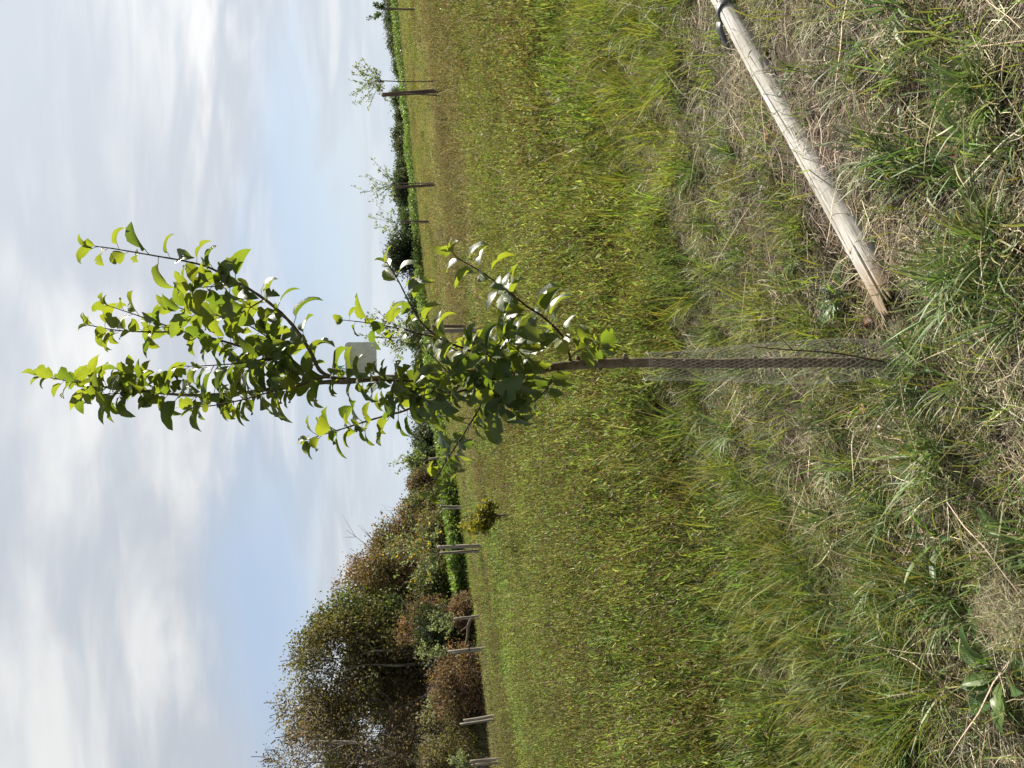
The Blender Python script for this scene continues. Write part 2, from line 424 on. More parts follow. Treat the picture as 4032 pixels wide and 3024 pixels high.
def strips(pts, width, col, colvar=0.1):
    """Thin upright stems as crossed strips: pts (n, k, 3)."""
    n, k, _ = pts.shape; parts = []
    for sd in ((1, 0.2, 0), (-0.2, 1, 0)):
        off = np.array(sd) * 0.5 * np.asarray(width).reshape(-1, 1, 1)
        v = np.stack([pts - off, pts + off], 2); ids = np.arange(n * k * 2).reshape(n, k, 2)
        f = np.stack([ids[:, :-1, 0], ids[:, :-1, 1], ids[:, 1:, 1], ids[:, 1:, 0]], -1).reshape(-1, 4)
        c = np.repeat(np.clip(np.asarray(col) * (1 + rng.normal(0, colvar, (n, 1))), 0.003, 1), k * 2, 0)
        parts.append((v.reshape(-1, 3), f, c))
    return combine(parts)

def proto(name, data, mat):
    return bpy.data.objects.new(name, np_mesh(name, data[0], data[1], mat, data[2]))
def scatter(name, protos, P, yaw, scl, tint, label, category, tilt=0.12):
    n = len(P)
    me = bpy.data.meshes.new(name); me.vertices.add(n); me.vertices.foreach_set('co', np.asarray(P, dtype=np.float32).ravel())
    def A(nm, ty, key, arr):
        a = me.attributes.new(nm, ty, 'POINT'); a.data.foreach_set(key, np.ascontiguousarray(arr).ravel())
    A('rot', 'FLOAT_VECTOR', 'vector', np.stack([rng.normal(0, tilt, n), rng.normal(0, tilt, n), yaw], -1).astype(np.float32))
    A('scl', 'FLOAT', 'value', np.asarray(scl, dtype=np.float32))
    A('idx', 'INT', 'value', rng.integers(0, len(protos), n).astype(np.int32))
    A('tint', 'FLOAT_COLOR', 'color', np.concatenate([np.asarray(tint), np.ones((n, 1))], 1).astype(np.float32))
    ob = mesh_obj(name, me); tag(ob, label, category, kind='stuff')
    g = bpy.data.node_groups.new(name, 'GeometryNodeTree')
    g.interface.new_socket('Geometry', in_out='INPUT', socket_type='NodeSocketGeometry')
    g.interface.new_socket('Geometry', in_out='OUTPUT', socket_type='NodeSocketGeometry')
    gi = g.nodes.new('NodeGroupInput'); go = g.nodes.new('NodeGroupOutput')
    iop = g.nodes.new('GeometryNodeInstanceOnPoints'); jn = g.nodes.new('GeometryNodeJoinGeometry')
    for p in protos:
        oi = g.nodes.new('GeometryNodeObjectInfo'); oi.inputs['Object'].default_value = p
        gti = g.nodes.new('GeometryNodeGeometryToInstance')
        g.links.new(oi.outputs['Geometry'], gti.inputs[0]); g.links.new(gti.outputs[0], jn.inputs[0])
    def na(nm, ty):
        a = g.nodes.new('GeometryNodeInputNamedAttribute'); a.data_type = ty; a.inputs[0].default_value = nm
        return a.outputs[0]
    e2r = g.nodes.new('FunctionNodeEulerToRotation'); g.links.new(na('rot', 'FLOAT_VECTOR'), e2r.inputs[0])
    g.links.new(gi.outputs[0], iop.inputs['Points']); g.links.new(jn.outputs[0], iop.inputs['Instance'])
    iop.inputs['Pick Instance'].default_value = True
    g.links.new(na('idx', 'INT'), iop.inputs['Instance Index']); g.links.new(e2r.outputs[0], iop.inputs['Rotation'])
    g.links.new(na('scl', 'FLOAT'), iop.inputs['Scale']); g.links.new(iop.outputs[0], go.inputs[0])
    md = ob.modifiers.new('scatter', 'NODES'); md.node_group = g
    return ob
def fbm(x, y, s, seed):
    r = np.random.default_rng(seed); o = np.zeros_like(x); a = 1.0
    for k in range(4):
        for j in range(3):
            t = r.uniform(0, 6.28); ph = r.uniform(0, 6.28)
            o += a * np.sin((x * np.cos(t) + y * np.sin(t)) * s * r.uniform(0.7, 1.3) + ph)
        a *= 0.6; s *= 2.0
    return o / 4.0                                # about -1..1
def wedge(density, y0, y1, margin=1.3, spread_=0.56):
    """Random ground points in the fan the camera can see, a step to either side included."""
    area = spread_ * (y1 ** 2 - y0 ** 2) + 2 * margin * (y1 - y0)
    n = int(area * density); w1 = spread_ * y1 + margin
    y = y0 + (y1 - y0) * rng.random(n * 3); x = rng.uniform(-w1, w1, n * 3)
    k = np.abs(x) < spread_ * y + margin
    return x[k][:n], y[k][:n]
def on_ground(x, y, dz=0.0): return np.stack([x, y, terrain(x, y) + dz], -1)

G1 = [(0.11, 0.155, 0.030), (0.14, 0.175, 0.035), (0.085, 0.135, 0.034), (0.17, 0.17, 0.05)]
G2 = [(0.08, 0.13, 0.042), (0.11, 0.165, 0.058), (0.065, 0.12, 0.032), (0.15, 0.185, 0.09)]
STRAW = [(0.33, 0.285, 0.19), (0.195, 0.165, 0.105), (0.50, 0.45, 0.32), (0.085, 0.065, 0.046), (0.25, 0.20, 0.125), (0.13, 0.115, 0.07)]
YEL = (0.22, 0.17, 0.05)
fine_p = [proto('fine_grass_clump', blades(50, 0.05, (0.10, 0.26), (0.0026, 0.0052), (0.05, 0.7), (0.3, 1.3), 4, G1, 0.15, YEL), MAT['grass']) for _ in range(4)]
broad_p = [proto('broad_grass_clump', combine([blades(34, 0.035, (0.12, 0.32), (0.0042, 0.0082), (0.1, 0.75), (0.5, 1.7), 5, G2, 0.14, YEL), blades(10, 0.04, (0.10, 0.2), (0.003, 0.005), (0.5, 1.3), (0.2, 0.9), 4, STRAW, 0.2)]), MAT['broad']) for _ in range(5)]
short_p = [proto('short_grass_clump', blades(30, 0.09, (0.05, 0.14), (0.0022, 0.0044), (0.1, 1.0), (0.2, 1.2), 3, G1 + G2, 0.18, YEL), MAT['grass']) for _ in range(4)]
straw_p = [proto('straw_mat', blades(90, 0.15, (0.04, 0.17), (0.0010, 0.0024), (1.25, 1.7), (-0.3, 0.3), 4, STRAW, 0.25, None, True, 0.22), MAT['straw']) for _ in range(5)]
stalk_p = [proto('loose_straw', blades(5, 0.15, (0.15, 0.42), (0.0016, 0.0034), (0.9, 1.6), (-0.2, 0.35), 4, [(0.40, 0.33, 0.22), (0.30, 0.24, 0.16), (0.46, 0.39, 0.28)], 0.15, None, True, 0.05), MAT['straw']) for _ in range(4)]

def forb(nst, h, leafcol, headcol, heads=0.6, leafn=16, leaf=(0.03, 0.06), r=0.12, ratio=0.30):
    base = rng.normal(0, r, (nst, 2)); H = rng.uniform(*h, nst); lean = rng.normal(0, 0.14, (nst, 2))
    ts = np.linspace(0, 1, 4)
    pts = np.zeros((nst, 4, 3))
    pts[:, :, 0] = base[:, :1] + lean[:, :1] * H[:, None] * ts ** 1.4; pts[:, :, 1] = base[:, 1:] + lean[:, 1:] * H[:, None] * ts ** 1.4
    pts[:, :, 2] = H[:, None] * ts
    parts = [strips(pts, np.full(nst, 0.0034), (0.085, 0.06, 0.032), 0.35)]
    k = rng.integers(0, nst, nst * leafn); t = rng.uniform(0.12, 1.0, nst * leafn)
    c = np.stack([base[k, 0] + lean[k, 0] * H[k] * t ** 1.4, base[k, 1] + lean[k, 1] * H[k] * t ** 1.4, H[k] * t], -1)
    a = rng.uniform(0, 6.28, len(k)); el = rng.uniform(0.45, 1.45, len(k))
    axs = np.stack([np.cos(a) * np.cos(el), np.sin(a) * np.cos(el), np.sin(el)], -1)
    lc = np.array(leafcol)[rng.integers(0, len(leafcol), len(k))]
    parts.append(leafquads(c, axs, rng.uniform(*leaf, len(k)) * (1.2 - 0.5 * t), ratio, lc, 0.2))
    hd = np.where(rng.random(nst) < heads)[0]
    if len(hd):
        hh = np.repeat(hd, 6); top = pts[hh, -1] + rng.normal(0, 0.004, (len(hh), 3))
        aa = rng.uniform(0, 6.28, len(hh)); ee = rng.uniform(-0.6, 1.3, len(hh))
        parts.append(leafquads(top, np.stack([np.cos(aa) * np.cos(ee), np.sin(aa) * np.cos(ee), np.sin(ee)], -1), rng.uniform(0.011, 0.020, len(hh)), 0.9, headcol, 0.3))
    return combine(parts)
FG = [(0.145, 0.21, 0.046), (0.185, 0.24, 0.06), (0.10, 0.165, 0.042), (0.25, 0.27, 0.11), (0.12, 0.15, 0.05), (0.15, 0.13, 0.07)]
HEAD = (0.115, 0.085, 0.045)
forb_p = [proto('meadow_herb_clump', combine([forb(24, (0.16, 0.42), FG, HEAD, 0.38, 11, (0.04, 0.085), 0.13, 0.16), blades(46, 0.15, (0.16, 0.40), (0.0035, 0.007), (0.0, 0.35), (0.05, 0.7), 4, FG[:4] + [(0.20, 0.18, 0.08)], 0.2, YEL)]), MAT['grass']) for _ in range(5)]
DB = [(0.17, 0.15, 0.075), (0.22, 0.195, 0.115), (0.13, 0.15, 0.055), (0.12, 0.10, 0.065)]
seed_p = [proto('seeding_herb_clump', combine([forb(26, (0.25, 0.5), DB, (0.15, 0.11, 0.065), 0.7, 9, (0.04, 0.075), 0.14, 0.16), blades(34, 0.15, (0.2, 0.45), (0.003, 0.006), (0.0, 0.35), (0.05, 0.6), 4, DB + [(0.26, 0.22, 0.13)], 0.2)]), MAT['grass']) for _ in range(4)]
wide_p = [proto('far_herb_clump', combine([forb(60, (0.25, 0.5), FG, HEAD, 0.3, 12, (0.06, 0.12), 0.42, 0.35), blades(60, 0.45, (0.25, 0.5), (0.008, 0.014), (0.05, 0.5), (0.1, 0.8), 3, G1, 0.2, YEL)]), MAT['grass']) for _ in range(4)]
widedry_p = [proto('far_dry_clump', combine([forb(60, (0.25, 0.5), DB, (0.15, 0.10, 0.06), 0.6, 12, (0.06, 0.12), 0.42, 0.35), blades(50, 0.45, (0.25, 0.5), (0.008, 0.014), (0.05, 0.5), (0.1, 0.8), 3, STRAW[:3], 0.2)]), MAT['grass']) for _ in range(4)]
def stem_proto():
    n = 3; ts = np.linspace(0, 1, 5); H = rng.uniform(0.6, 0.95, n); ln = rng.normal(0, 0.25, (n, 2)); b = rng.normal(0, 0.05, (n, 2))
    pts = np.zeros((n, 5, 3)); pts[:, :, 0] = b[:, :1] + ln[:, :1] * H[:, None] * ts ** 2; pts[:, :, 1] = b[:, 1:] + ln[:, 1:] * H[:, None] * ts ** 2; pts[:, :, 2] = H[:, None] * (ts - 0.12 * ts ** 2)
    parts = [strips(pts, np.full(n, 0.0042), (0.40, 0.34, 0.23))]
    for i in range(n):
        m = 46; t = rng.uniform(0.72, 1.0, m); c = np.stack([np.interp(t, ts, pts[i, :, j]) for j in range(3)], -1)
        parts.append(leafquads(c, rng.normal(0, 0.5, (m, 3)) + (pts[i, -1] - pts[i, -2]) * 8, rng.uniform(0.010, 0.022, m), 0.35, (0.40, 0.34, 0.23), 0.15))
    return combine(parts)
stem_p = [proto('seeding_grass_stem', stem_proto(), MAT['straw']) for _ in range(4)]

def yaw(n): return rng.uniform(0, 6.28, n)
def tints(n, v=0.12): return np.clip(1 + rng.normal(0, v, (n, 1)) + rng.normal(0, v * 0.35, (n, 3)), 0.4, 1.8)
# where the sward is dry, where it is lush
def dryness(x, y):
    return 0.75 * fbm(x, y, 2.2, 5) + 0.55 * smooth(-0.9, 0.5, x) * (1 - smooth(3.0, 4.6, y)) - 0.45 * smooth(0.2, 1.0, -x) + 0.1 + 1.2 * np.exp(-((x + 1.02) / 0.20) ** 2 - ((y - 2.0) / 0.2) ** 2) + 0.8 * np.exp(-((x + 0.25) / 0.3) ** 2 - ((y - 2.75) / 0.35) ** 2)
CLEAR = []                                        # circles kept free of tall grass (filled from the photo): x, y, r
TB = ground(3560, 1431); CLEAR.append((TB.x, TB.y, 0.09))
SB = at_y(3525, 1190, 2.5)
def clear(x, y):
    k = np.ones(len(x), bool)
    for cx, cy, r in CLEAR: k &= np.hypot(x - cx, y - cy) > r
    return k
S0 = ground(3515, 1196, 0.05); S1 = ground(2845, 0, 0.05)
def off_stake(x, y, w):
    d = np.array([S1.x - S0.x, S1.y - S0.y]); L = np.hypot(*d); d /= L
    t = (x - S0.x) * d[0] + (y - S0.y) * d[1]; q = np.abs(-(x - S0.x) * d[1] + (y - S0.y) * d[0])
    return ~((q < w) & (t > -0.05) & (t < L + 1.2))

x, y = wedge(52, 0.9, 6.5)
mg = ground(4040, 2420); mx_ = rng.normal(mg.x, 0.055, 30); my_ = rng.normal(mg.y, 0.055, 30)
sdz = np.concatenate([np.zeros(len(x)), 0.11 * np.exp(-((mx_ - mg.x) ** 2 + (my_ - mg.y) ** 2) / 0.007) * rng.random(30) ** 0.5]); x = np.concatenate([x, mx_]); y = np.concatenate([y, my_])   # a cushion of dead grass beside the dock
scatter('dry_straw', straw_p, on_ground(x, y, sdz), yaw(len(x)), np.where(sdz > 0, 0.42, 1.0) * rng.uniform(0.8, 1.3, len(x)), tints(len(x), 0.2), 'matted dead brown grass lying over the soil', 'straw', 0.10)
x, y = wedge(9, 0.9, 7); k = off_stake(x, y, 0.05); x, y = x[k], y[k]
scatter('loose_straw', stalk_p, on_ground(x, y, 0.02), yaw(len(x)), rng.uniform(0.7, 1.2, len(x)), tints(len(x), 0.15), 'pale loose straws strewn on top of the sward', 'straw', 0.16)
x, y = wedge(120, 0.9, 7); d = dryness(x, y); k = (d < 0.75 + rng.normal(0, 0.3, len(x))) & off_stake(x, y, 0.06) & clear(x, y); x, y = x[k], y[k]
scatter('short_grass', short_p, on_ground(x, y), yaw(len(x)), rng.uniform(0.6, 1.3, len(x)), tints(len(x), 0.16), 'short sparse green grass coming through the dead thatch', 'grass')
x, y = wedge(26, 0.9, 5.6); d = dryness(x, y); k = (d < -0.02 + rng.normal(0, 0.3, len(x))) & off_stake(x, y, 0.11) & clear(x, y); x, y = x[k], y[k]
tuft_px = [(3830, 1060), (3900, 1000), (3780, 1130), (3960, 1080), (3740, 1010), (3880, 1140), (3930, 930), (3800, 960), (3640, 1400), (3650, 1470), (3990, 1180), (3560, 620), (3480, 560), (3620, 700), (3850, 330), (3980, 420), (3930, 250), (3700, 150), (3550, 180), (3400, 330), (3820, 640), (3960, 640), (3300, 2050), (3250, 2350), (3200, 2550), (3350, 2700), (3500, 2250), (3650, 2400), (3700, 2330), (3550, 2600), (3380, 2450), (3450, 2830), (3300, 2900), (3600, 2900), (3850, 2350), (3780, 1800), (3650, 1900), (3500, 1950), (3350, 1850), (3830, 1600), (2950, 1450), (2900, 1700), (2830, 1300), (2780, 1050), (2800, 900), (2650, 1000), (2750, 700), (2700, 450), (3050, 760), (2880, 620)]
ex = [ground(*p) for p in tuft_px]; ex = np.repeat(np.array([(p.x, p.y) for p in ex]), 2, 0); ex = ex + rng.normal(0, 0.04, ex.shape)
k = off_stake(ex[:, 0], ex[:, 1], 0.10); ex = ex[k]; x = np.concatenate([x, ex[:, 0]]); y = np.concatenate([y, ex[:, 1]])
scatter('broad_grass', broad_p, on_ground(x, y), yaw(len(x)), rng.uniform(0.5, 0.95, len(x)), tints(len(x), 0.16), 'tufts of broad arching green grass near the tree', 'grass', 0.2)
x, y = wedge(50, 2.2, 13); d = dryness(x, y) - 0.8 * smooth(3.2, 5, y) + 0.75 * smooth(0.3, 0.9, -x) * smooth(3.4, 4.4, y); k = (d < 0.0 + rng.normal(0, 0.25, len(x))) & off_stake(x, y, 0.13) & clear(x, y); x, y = x[k], y[k]
lush = smooth(-1, 2.5, x) * smooth(3.5, 5, y)
tn = tints(len(x), 0.14) * (1 + lush[:, None] * np.array([0.16, 0.16, 0.0]))
scatter('fine_grass', fine_p, on_ground(x, y), yaw(len(x)), rng.uniform(0.7, 1.35, len(x)), tn, 'clumps of fine yellow green grass in the meadow', 'grass', 0.2)
x, y = wedge(24, 2.6, 16); e = fbm(x, y, 0.9, 21); k = (smooth(3.0, 5.2, y + 0.8 * smooth(0.2, 1.0, -x) - 1.0 * smooth(0, 2, x) + 0.45 * fbm(x, y, 2.6, 23)) + 0.1 * e > rng.random(len(x)) * 0.98) & (~((x > 0.6) & (y < 7) & (rng.random(len(x)) < 0.7))); x, y = x[k], y[k]
scatter('meadow_herbs', forb_p, on_ground(x, y), yaw(len(x)), rng.uniform(0.75, 1.15, len(x)) * (0.38 + 0.62 * smooth(3.0, 5.6, y + 0.8 * smooth(0.2, 1.0, -x))), tints(len(x), 0.18) * (1 + 0.22 * fbm(x, y, 0.7, 22))[:, None], 'leafy yellow green meadow herbs with small brown seed heads', 'meadow herbs')
x, y = wedge(9, 7, 26); e = fbm(x, y, 0.5, 33) + 0.5 * smooth(0, 4, x); k = e > 0.45 + rng.normal(0, 0.2, len(x)); x, y = x[k], y[k]
scatter('seeding_herbs', seed_p, on_ground(x, y), yaw(len(x)), rng.uniform(0.7, 1.2, len(x)), tints(len(x), 0.15), 'brown seeding herbs among the green of the meadow', 'meadow herbs')
x, y = wedge(5.5, 14, 40, 2); e = fbm(x, y, 0.25, 40) + fbm(0 * x, y, 0.55, 41) * 0.8; dk = e > 0.25 + rng.normal(0, 0.15, len(x)) - 0.45 * smooth(0, 6, x)
scatter('far_herbs', wide_p, on_ground(x[~dk], y[~dk]), yaw((~dk).sum()), rng.uniform(0.45, 0.75, (~dk).sum()), tints((~dk).sum(), 0.26), 'distant green part of the rough meadow', 'meadow herbs')
scatter('far_dry_herbs', widedry_p, on_ground(x[dk], y[dk]), yaw(dk.sum()), rng.uniform(0.45, 0.75, dk.sum()), tints(dk.sum(), 0.26), 'distant brown seeding part of the rough meadow', 'meadow herbs')
x, y = wedge(1.4, 40, 100, 4); e = fbm(x, y, 0.12, 50) + fbm(0 * x, y, 0.25, 51) * 0.8; dk = e > 0.1 - 0.5 * smooth(0, 8, x)
tt = tints(len(x), 0.26); tt[dk] *= np.array([0.98, 0.90, 0.90])
scatter('distant_meadow', widedry_p + wide_p, on_ground(x, y), yaw(len(x)), rng.uniform(0.5, 0.9, len(x)), tt, 'far brownish end of the meadow before the crop strip', 'meadow herbs')
x, y = wedge(0.85, 4, 26); k = (rng.random(len(x)) < 0.35 + 0.5 * smooth(-1, 3, x)) & ((x < -1.2) | (x > 1.2) | (y > 9)); x, y = x[k], y[k]
scatter('seeding_grass', stem_p, on_ground(x, y), yaw(len(x)), rng.uniform(0.6, 1.05, len(x)), tints(len(x), 0.12), 'tall pale dry grass stems with feathery seed heads', 'grass')

# ------------------------------------------------------------------ crop strip behind the meadow
cp = []
for u, yy in ((590, 39), (750, 39.5), (875, 40), (1130, 43), (1300, 52)):
    g = at_y(1800, 3024 - u, yy); cp.append((g.x, g.y))
cp += [(4.5, 74), (14, 84), (24, 92), (36, 98), (50, 102), (72, 108)]
cp = np.array(cp); seg = np.hypot(*np.diff(cp, axis=0).T); cum = np.concatenate([[0], np.cumsum(seg)])
nC = 60000
s_ = rng.random(nC) ** 1.7 * cum[-1]; cx = np.interp(s_, cum, cp[:, 0]); cy = np.interp(s_, cum, cp[:, 1]) + rng.random(nC) ** 1.5 * 3.5
hmax = np.interp(cy, [35, 50, 80, 110], [1.0, 1.05, 1.2, 1.1]) * (1 + 0.28 * fbm(cx, cy, 0.9, 60) + 0.15 * fbm(cx, cy, 4.0, 62))
cz = rng.random(nC) ** 0.7 * hmax
a = rng.uniform(0, 6.28, nC); el = rng.uniform(-0.5, 1.2, nC)
cc = np.array([(0.10, 0.155, 0.038), (0.13, 0.185, 0.05), (0.075, 0.13, 0.033), (0.17, 0.21, 0.085)])[rng.integers(0, 4, nC)] * (1 + 0.15 * fbm(cx, cy, 0.3, 61))[:, None]
v_, f_, c_ = leafquads(np.stack([cx, cy, terrain(cx, cy) + cz], -1), np.stack([np.cos(a) * np.cos(el), np.sin(a) * np.cos(el), np.sin(el)], -1), rng.uniform(0.18, 0.34, nC), 0.4, cc, 0.15)
tag(mesh_obj('crop_strip', np_mesh('crop_strip', v_, f_, MAT['crop'], c_)), 'bright green strip of leafy crop along the meadow edge', 'crop', kind='stuff')

# ------------------------------------------------------------------ trees of the wood and the hedges
PAL = {
    'olive': [(0.105, 0.095, 0.042), (0.125, 0.11, 0.05), (0.085, 0.085, 0.036), (0.13, 0.10, 0.055)],
    'green': [(0.055, 0.085, 0.022), (0.075, 0.105, 0.028), (0.045, 0.07, 0.02)],
    'red': [(0.145, 0.08, 0.052), (0.115, 0.07, 0.045), (0.17, 0.10, 0.066), (0.10, 0.08, 0.04)],
    'brown': [(0.15, 0.115, 0.08), (0.125, 0.10, 0.07), (0.19, 0.15, 0.11)],
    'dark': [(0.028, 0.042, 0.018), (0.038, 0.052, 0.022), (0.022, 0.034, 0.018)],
    'grey': [(0.13, 0.155, 0.095), (0.10, 0.125, 0.07), (0.16, 0.18, 0.12)],
    'far': [(0.035, 0.055, 0.028), (0.045, 0.065, 0.03), (0.055, 0.06, 0.035)],
}
def woods_tree(name, label, category, u0, u1, vtop, y, pal, leaf=0.15, n=7000, base_gap=0.18, seed=0, group=None, twigs=0, vbase=None, clump=0.30, trunks=1):
    """u0..u1, vtop: extent in the upright photo; y: distance over the ground it stands on."""
    r = np.random.default_rng(seed + 100); uc = (u0 + u1) / 2
    pt = at_y(vtop, 3024 - uc, y); pl_ = at_y(vtop, 3024 - u0, y); pr = at_y(vtop, 3024 - u1, y)
    W = pr.x - pl_.x; bx, by = pt.x, y; bz = float(terrain(bx, by))
    if vbase is not None: bz = at_y(vbase, 3024 - uc, y).z
    H = pt.z - bz; root = empty(name, (bx, by, bz)); tag(root, label, category, group)
    # trunk and limbs
    T = Tubes(); tips = []
    for q in range(trunks):
        ox = (q - (trunks - 1) / 2) * W * 0.16
        r0 = max(0.035, H * 0.018) / (trunks ** 0.4); cur = [Vector((ox, r.normal(0, .1) * (trunks > 1), -0.15))]; k = 6
        for i in range(k): cur.append(cur[-1] + Vector((r.normal(0, 0.045) * H + ox * 0.12, r.normal(0, 0.04) * H, H * 0.86 / k)))
        T.tube(catmull(cur, 3), list(np.linspace(r0, r0 * 0.15, k * 3 + 1)), 7)
        for j in range(13):
            i = r.integers(1, k); a = r.uniform(0, 6.28); L = W * r.uniform(0.22, 0.46) / (trunks ** 0.3)
            s = cur[i]; d = Vector((math.cos(a), math.sin(a) * 0.7, r.uniform(0.35, 1.1)))
            e = s + d * L; m = (s + e) / 2 + Vector((0, 0, -0.08 * L))
            T.tube(catmull([s, m, e], 3), list(np.linspace(r0 * (0.45 - 0.05 * i), r0 * 0.06, 7)), 5, False); tips.append(e)
            for _ in range(3):
                e2 = e + Vector(r.normal(0, 0.3, 3)) * L * 0.7 + Vector((0, 0, L * 0.2)); e2 = Vector((e2.x, e2.y, min(e2.z, H * 0.97))); T.tube([(m + e) / 2, e2], [r0 * 0.12, r0 * 0.03], 4, False); tips.append(e2)
    mesh_obj('trunk', T.mesh('trunk', MAT['treebark']), root)
    # crown: lobes -> clumps -> leaves
    nl = 15; lob = []
    for i in range(nl):
        h = base_gap + (1 - base_gap) * (0.12 + 0.80 * r.random()); k = math.sin(math.pi * min(1, max(0.05, 0.18 + 0.72 * (1 - (h - base_gap) / (1 - base_gap))))) ** 0.7
        a = r.uniform(0, 6.28); q = math.sqrt(r.random()) * 0.62 * k
        R = W * r.uniform(0.19, 0.30)
        lob.append((math.cos(a) * q * W * 0.5, math.sin(a) * q * W * 0.42, min(h * H, H - R * 0.75), R))
    lob.append((r.normal(0, .05) * W, 0, H - W * 0.15, W * 0.16))
    lob.append((0, 0, H * (0.45 + base_gap / 2), W * 0.3))
    lob = np.array(lob); pw = lob[:, 3] ** 2; pw /= pw.sum()
    n = int(n * 2.2); leaf = leaf * 1.12; ncl = n // 26; li = r.choice(len(lob), ncl, p=pw)
    dv = r.normal(0, 1, (ncl, 3)); dv /= np.linalg.norm(dv, axis=1, keepdims=True)
    cc_ = lob[li, :3] + dv * (lob[li, 3] * r.uniform(0.45, 1.05, ncl) ** 0.6)[:, None] * np.array([1, 1, 0.85])
    cc_[:, 2] = np.clip(cc_[:, 2], 0.02 * H, None)
    ccol = np.array(PAL[pal] if isinstance(pal, str) else sum((PAL[p] for p in pal), []))
    lobecol = r.integers(0, len(ccol), len(lob)); pick = np.where(r.random(ncl) < 0.6, lobecol[li], r.integers(0, len(ccol), ncl))
    col = ccol[pick] * (1 + r.normal(0, 0.16, (ncl, 1)))
    ci = np.repeat(np.arange(ncl), 26)
    sg = clump * min(1.0, W / 4)
    P = cc_[ci] + r.normal(0, sg, (len(ci), 3)) * np.array([1, 1, 0.8])
    dr = r.normal(0, 1, (len(ci), 3)) + np.array([0, 0, 0.1])
    v, f, c = leafquads(P, dr, r.uniform(0.6, 1.3, len(ci)) * leaf, 0.6, col[ci], 0.14)
    mesh_obj('crown', np_mesh('crown', v, f, MAT['crown'], c), root)
    if twigs:                                   # fine bare shoots standing out of the crown
        li = r.choice(len(lob), twigs, p=pw); dv = r.normal(0, 1, (twigs, 3)); dv[:, 2] = np.abs(dv[:, 2]) + 0.3; dv /= np.linalg.norm(dv, axis=1, keepdims=True)
        s0 = lob[li, :3] + dv * lob[li, 3:4] * r.uniform(0.3, 0.9, (twigs, 1)); L = r.uniform(0.3, 1.0, (twigs, 1)) * W * 0.09
        d2 = dv + r.normal(0, 0.35, dv.shape); pts = np.stack([s0, s0 + d2 * L * 0.5, s0 + d2 * L + r.normal(0, 0.1, dv.shape) * L], 1)
        v, f, c = strips(pts, r.uniform(0.02, 0.04, twigs), (0.11, 0.085, 0.06), 0.2)
        mesh_obj('bare_twigs', np_mesh('bare_twigs', v, f, MAT['twig'], c), root)['kind'] = 'stuff'
    return root
WG = 'trees of the wood edge'
woods_tree('scrub_tree', 'tall half bare brown tree at the open end of the wood', 'tree', -243, 243, 1040, 37, ['brown', 'red'], 0.10, 5600, 0.16, 1, WG, 520, trunks=2)
woods_tree('scrub_tree', 'tallest olive tree of the wood with thin grey stems', 'tree', 23, 446, 1078, 40, ['olive', 'olive', 'brown'], 0.13, 9000, 0.22, 2, WG, 320, trunks=3)
woods_tree('scrub_tree', 'broad olive green tree in the middle of the wood', 'tree', 218, 602, 1150, 41, ['olive'], 0.14, 9500, 0.20, 3, WG, 120, trunks=2)
woods_tree('scrub_tree', 'rounded green topped tree beside the broad olive one', 'tree', 403, 736, 1212, 43, ['olive', 'green'], 0.14, 8500, 0.12, 4, WG, 60)
woods_tree('scrub_tree', 'olive tree with a rusty flank sloping to the wood end', 'tree', 556, 863, 1325, 45, ['olive', 'red'], 0.15, 8000, 0.08, 5, WG, 60)
woods_tree('scrub_tree', 'rust red tree behind the yellow leaved sapling', 'tree', 660, 929, 1385, 48, ['red'], 0.15, 7000, 0.05, 6, WG, 120)
woods_tree('scrub_tree', 'dull red and green tree low on the wood slope', 'tree', 773, 1016, 1470, 52, ['red', 'olive'], 0.16, 6500, 0.05, 7, WG, 60)
woods_tree('scrub_tree', 'small dark green tree closing the wood', 'tree', 907, 1112, 1575, 56, ['green', 'olive'], 0.17, 5500, 0.03, 8, WG)
woods_tree('scrub_tree', 'brown rounded bush tree standing between wood and far hedge', 'tree', 1033, 1186, 1602, 60, ['brown', 'red'], 0.16, 4500, 0.03, 9, WG)
# inner row closing the gaps between them, leaves coloured dark for the wood's shade
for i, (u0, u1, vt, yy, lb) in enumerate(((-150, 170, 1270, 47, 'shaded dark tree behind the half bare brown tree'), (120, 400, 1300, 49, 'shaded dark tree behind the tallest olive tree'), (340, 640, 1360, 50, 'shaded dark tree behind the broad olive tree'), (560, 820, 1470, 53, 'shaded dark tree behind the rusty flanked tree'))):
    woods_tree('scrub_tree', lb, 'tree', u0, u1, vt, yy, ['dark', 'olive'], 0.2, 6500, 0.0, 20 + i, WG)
UG = 'thicket along the wood foot'
woods_tree('thicket_bush', 'red brown bramble thicket under the broad olive tree', 'bush', 177, 517, 1690, 35.5, ['red', 'red', 'brown'], 0.09, 6500, 0.0, 31, UG, 160, clump=0.22)
woods_tree('thicket_bush', 'grey green leafy bush under the tallest olive tree', 'bush', 83, 326, 1660, 36.5, ['grey', 'olive'], 0.10, 4000, 0.0, 32, UG, 60, clump=0.25)
woods_tree('thicket_bush', 'ochre brown bush under the half bare tree', 'bush', -109, 159, 1640, 34.5, ['brown', 'olive'], 0.09, 5000, 0.0, 33, UG, 120, clump=0.22)
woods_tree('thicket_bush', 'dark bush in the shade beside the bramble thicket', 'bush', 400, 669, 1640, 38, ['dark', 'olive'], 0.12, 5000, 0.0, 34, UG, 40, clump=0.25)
woods_tree('thicket_bush', 'rusty spray of leaves over the dark bush', 'bush', 480, 659, 1555, 39.5, ['red'], 0.11, 3200, 0.25, 35, UG, 60, clump=0.22)
woods_tree('thicket_bush', 'low brown bramble patch at the grassy foot of the wood', 'bush', 551, 718, 1770, 37, ['red', 'brown'], 0.09, 3000, 0.0, 36, UG, 80, clump=0.2)
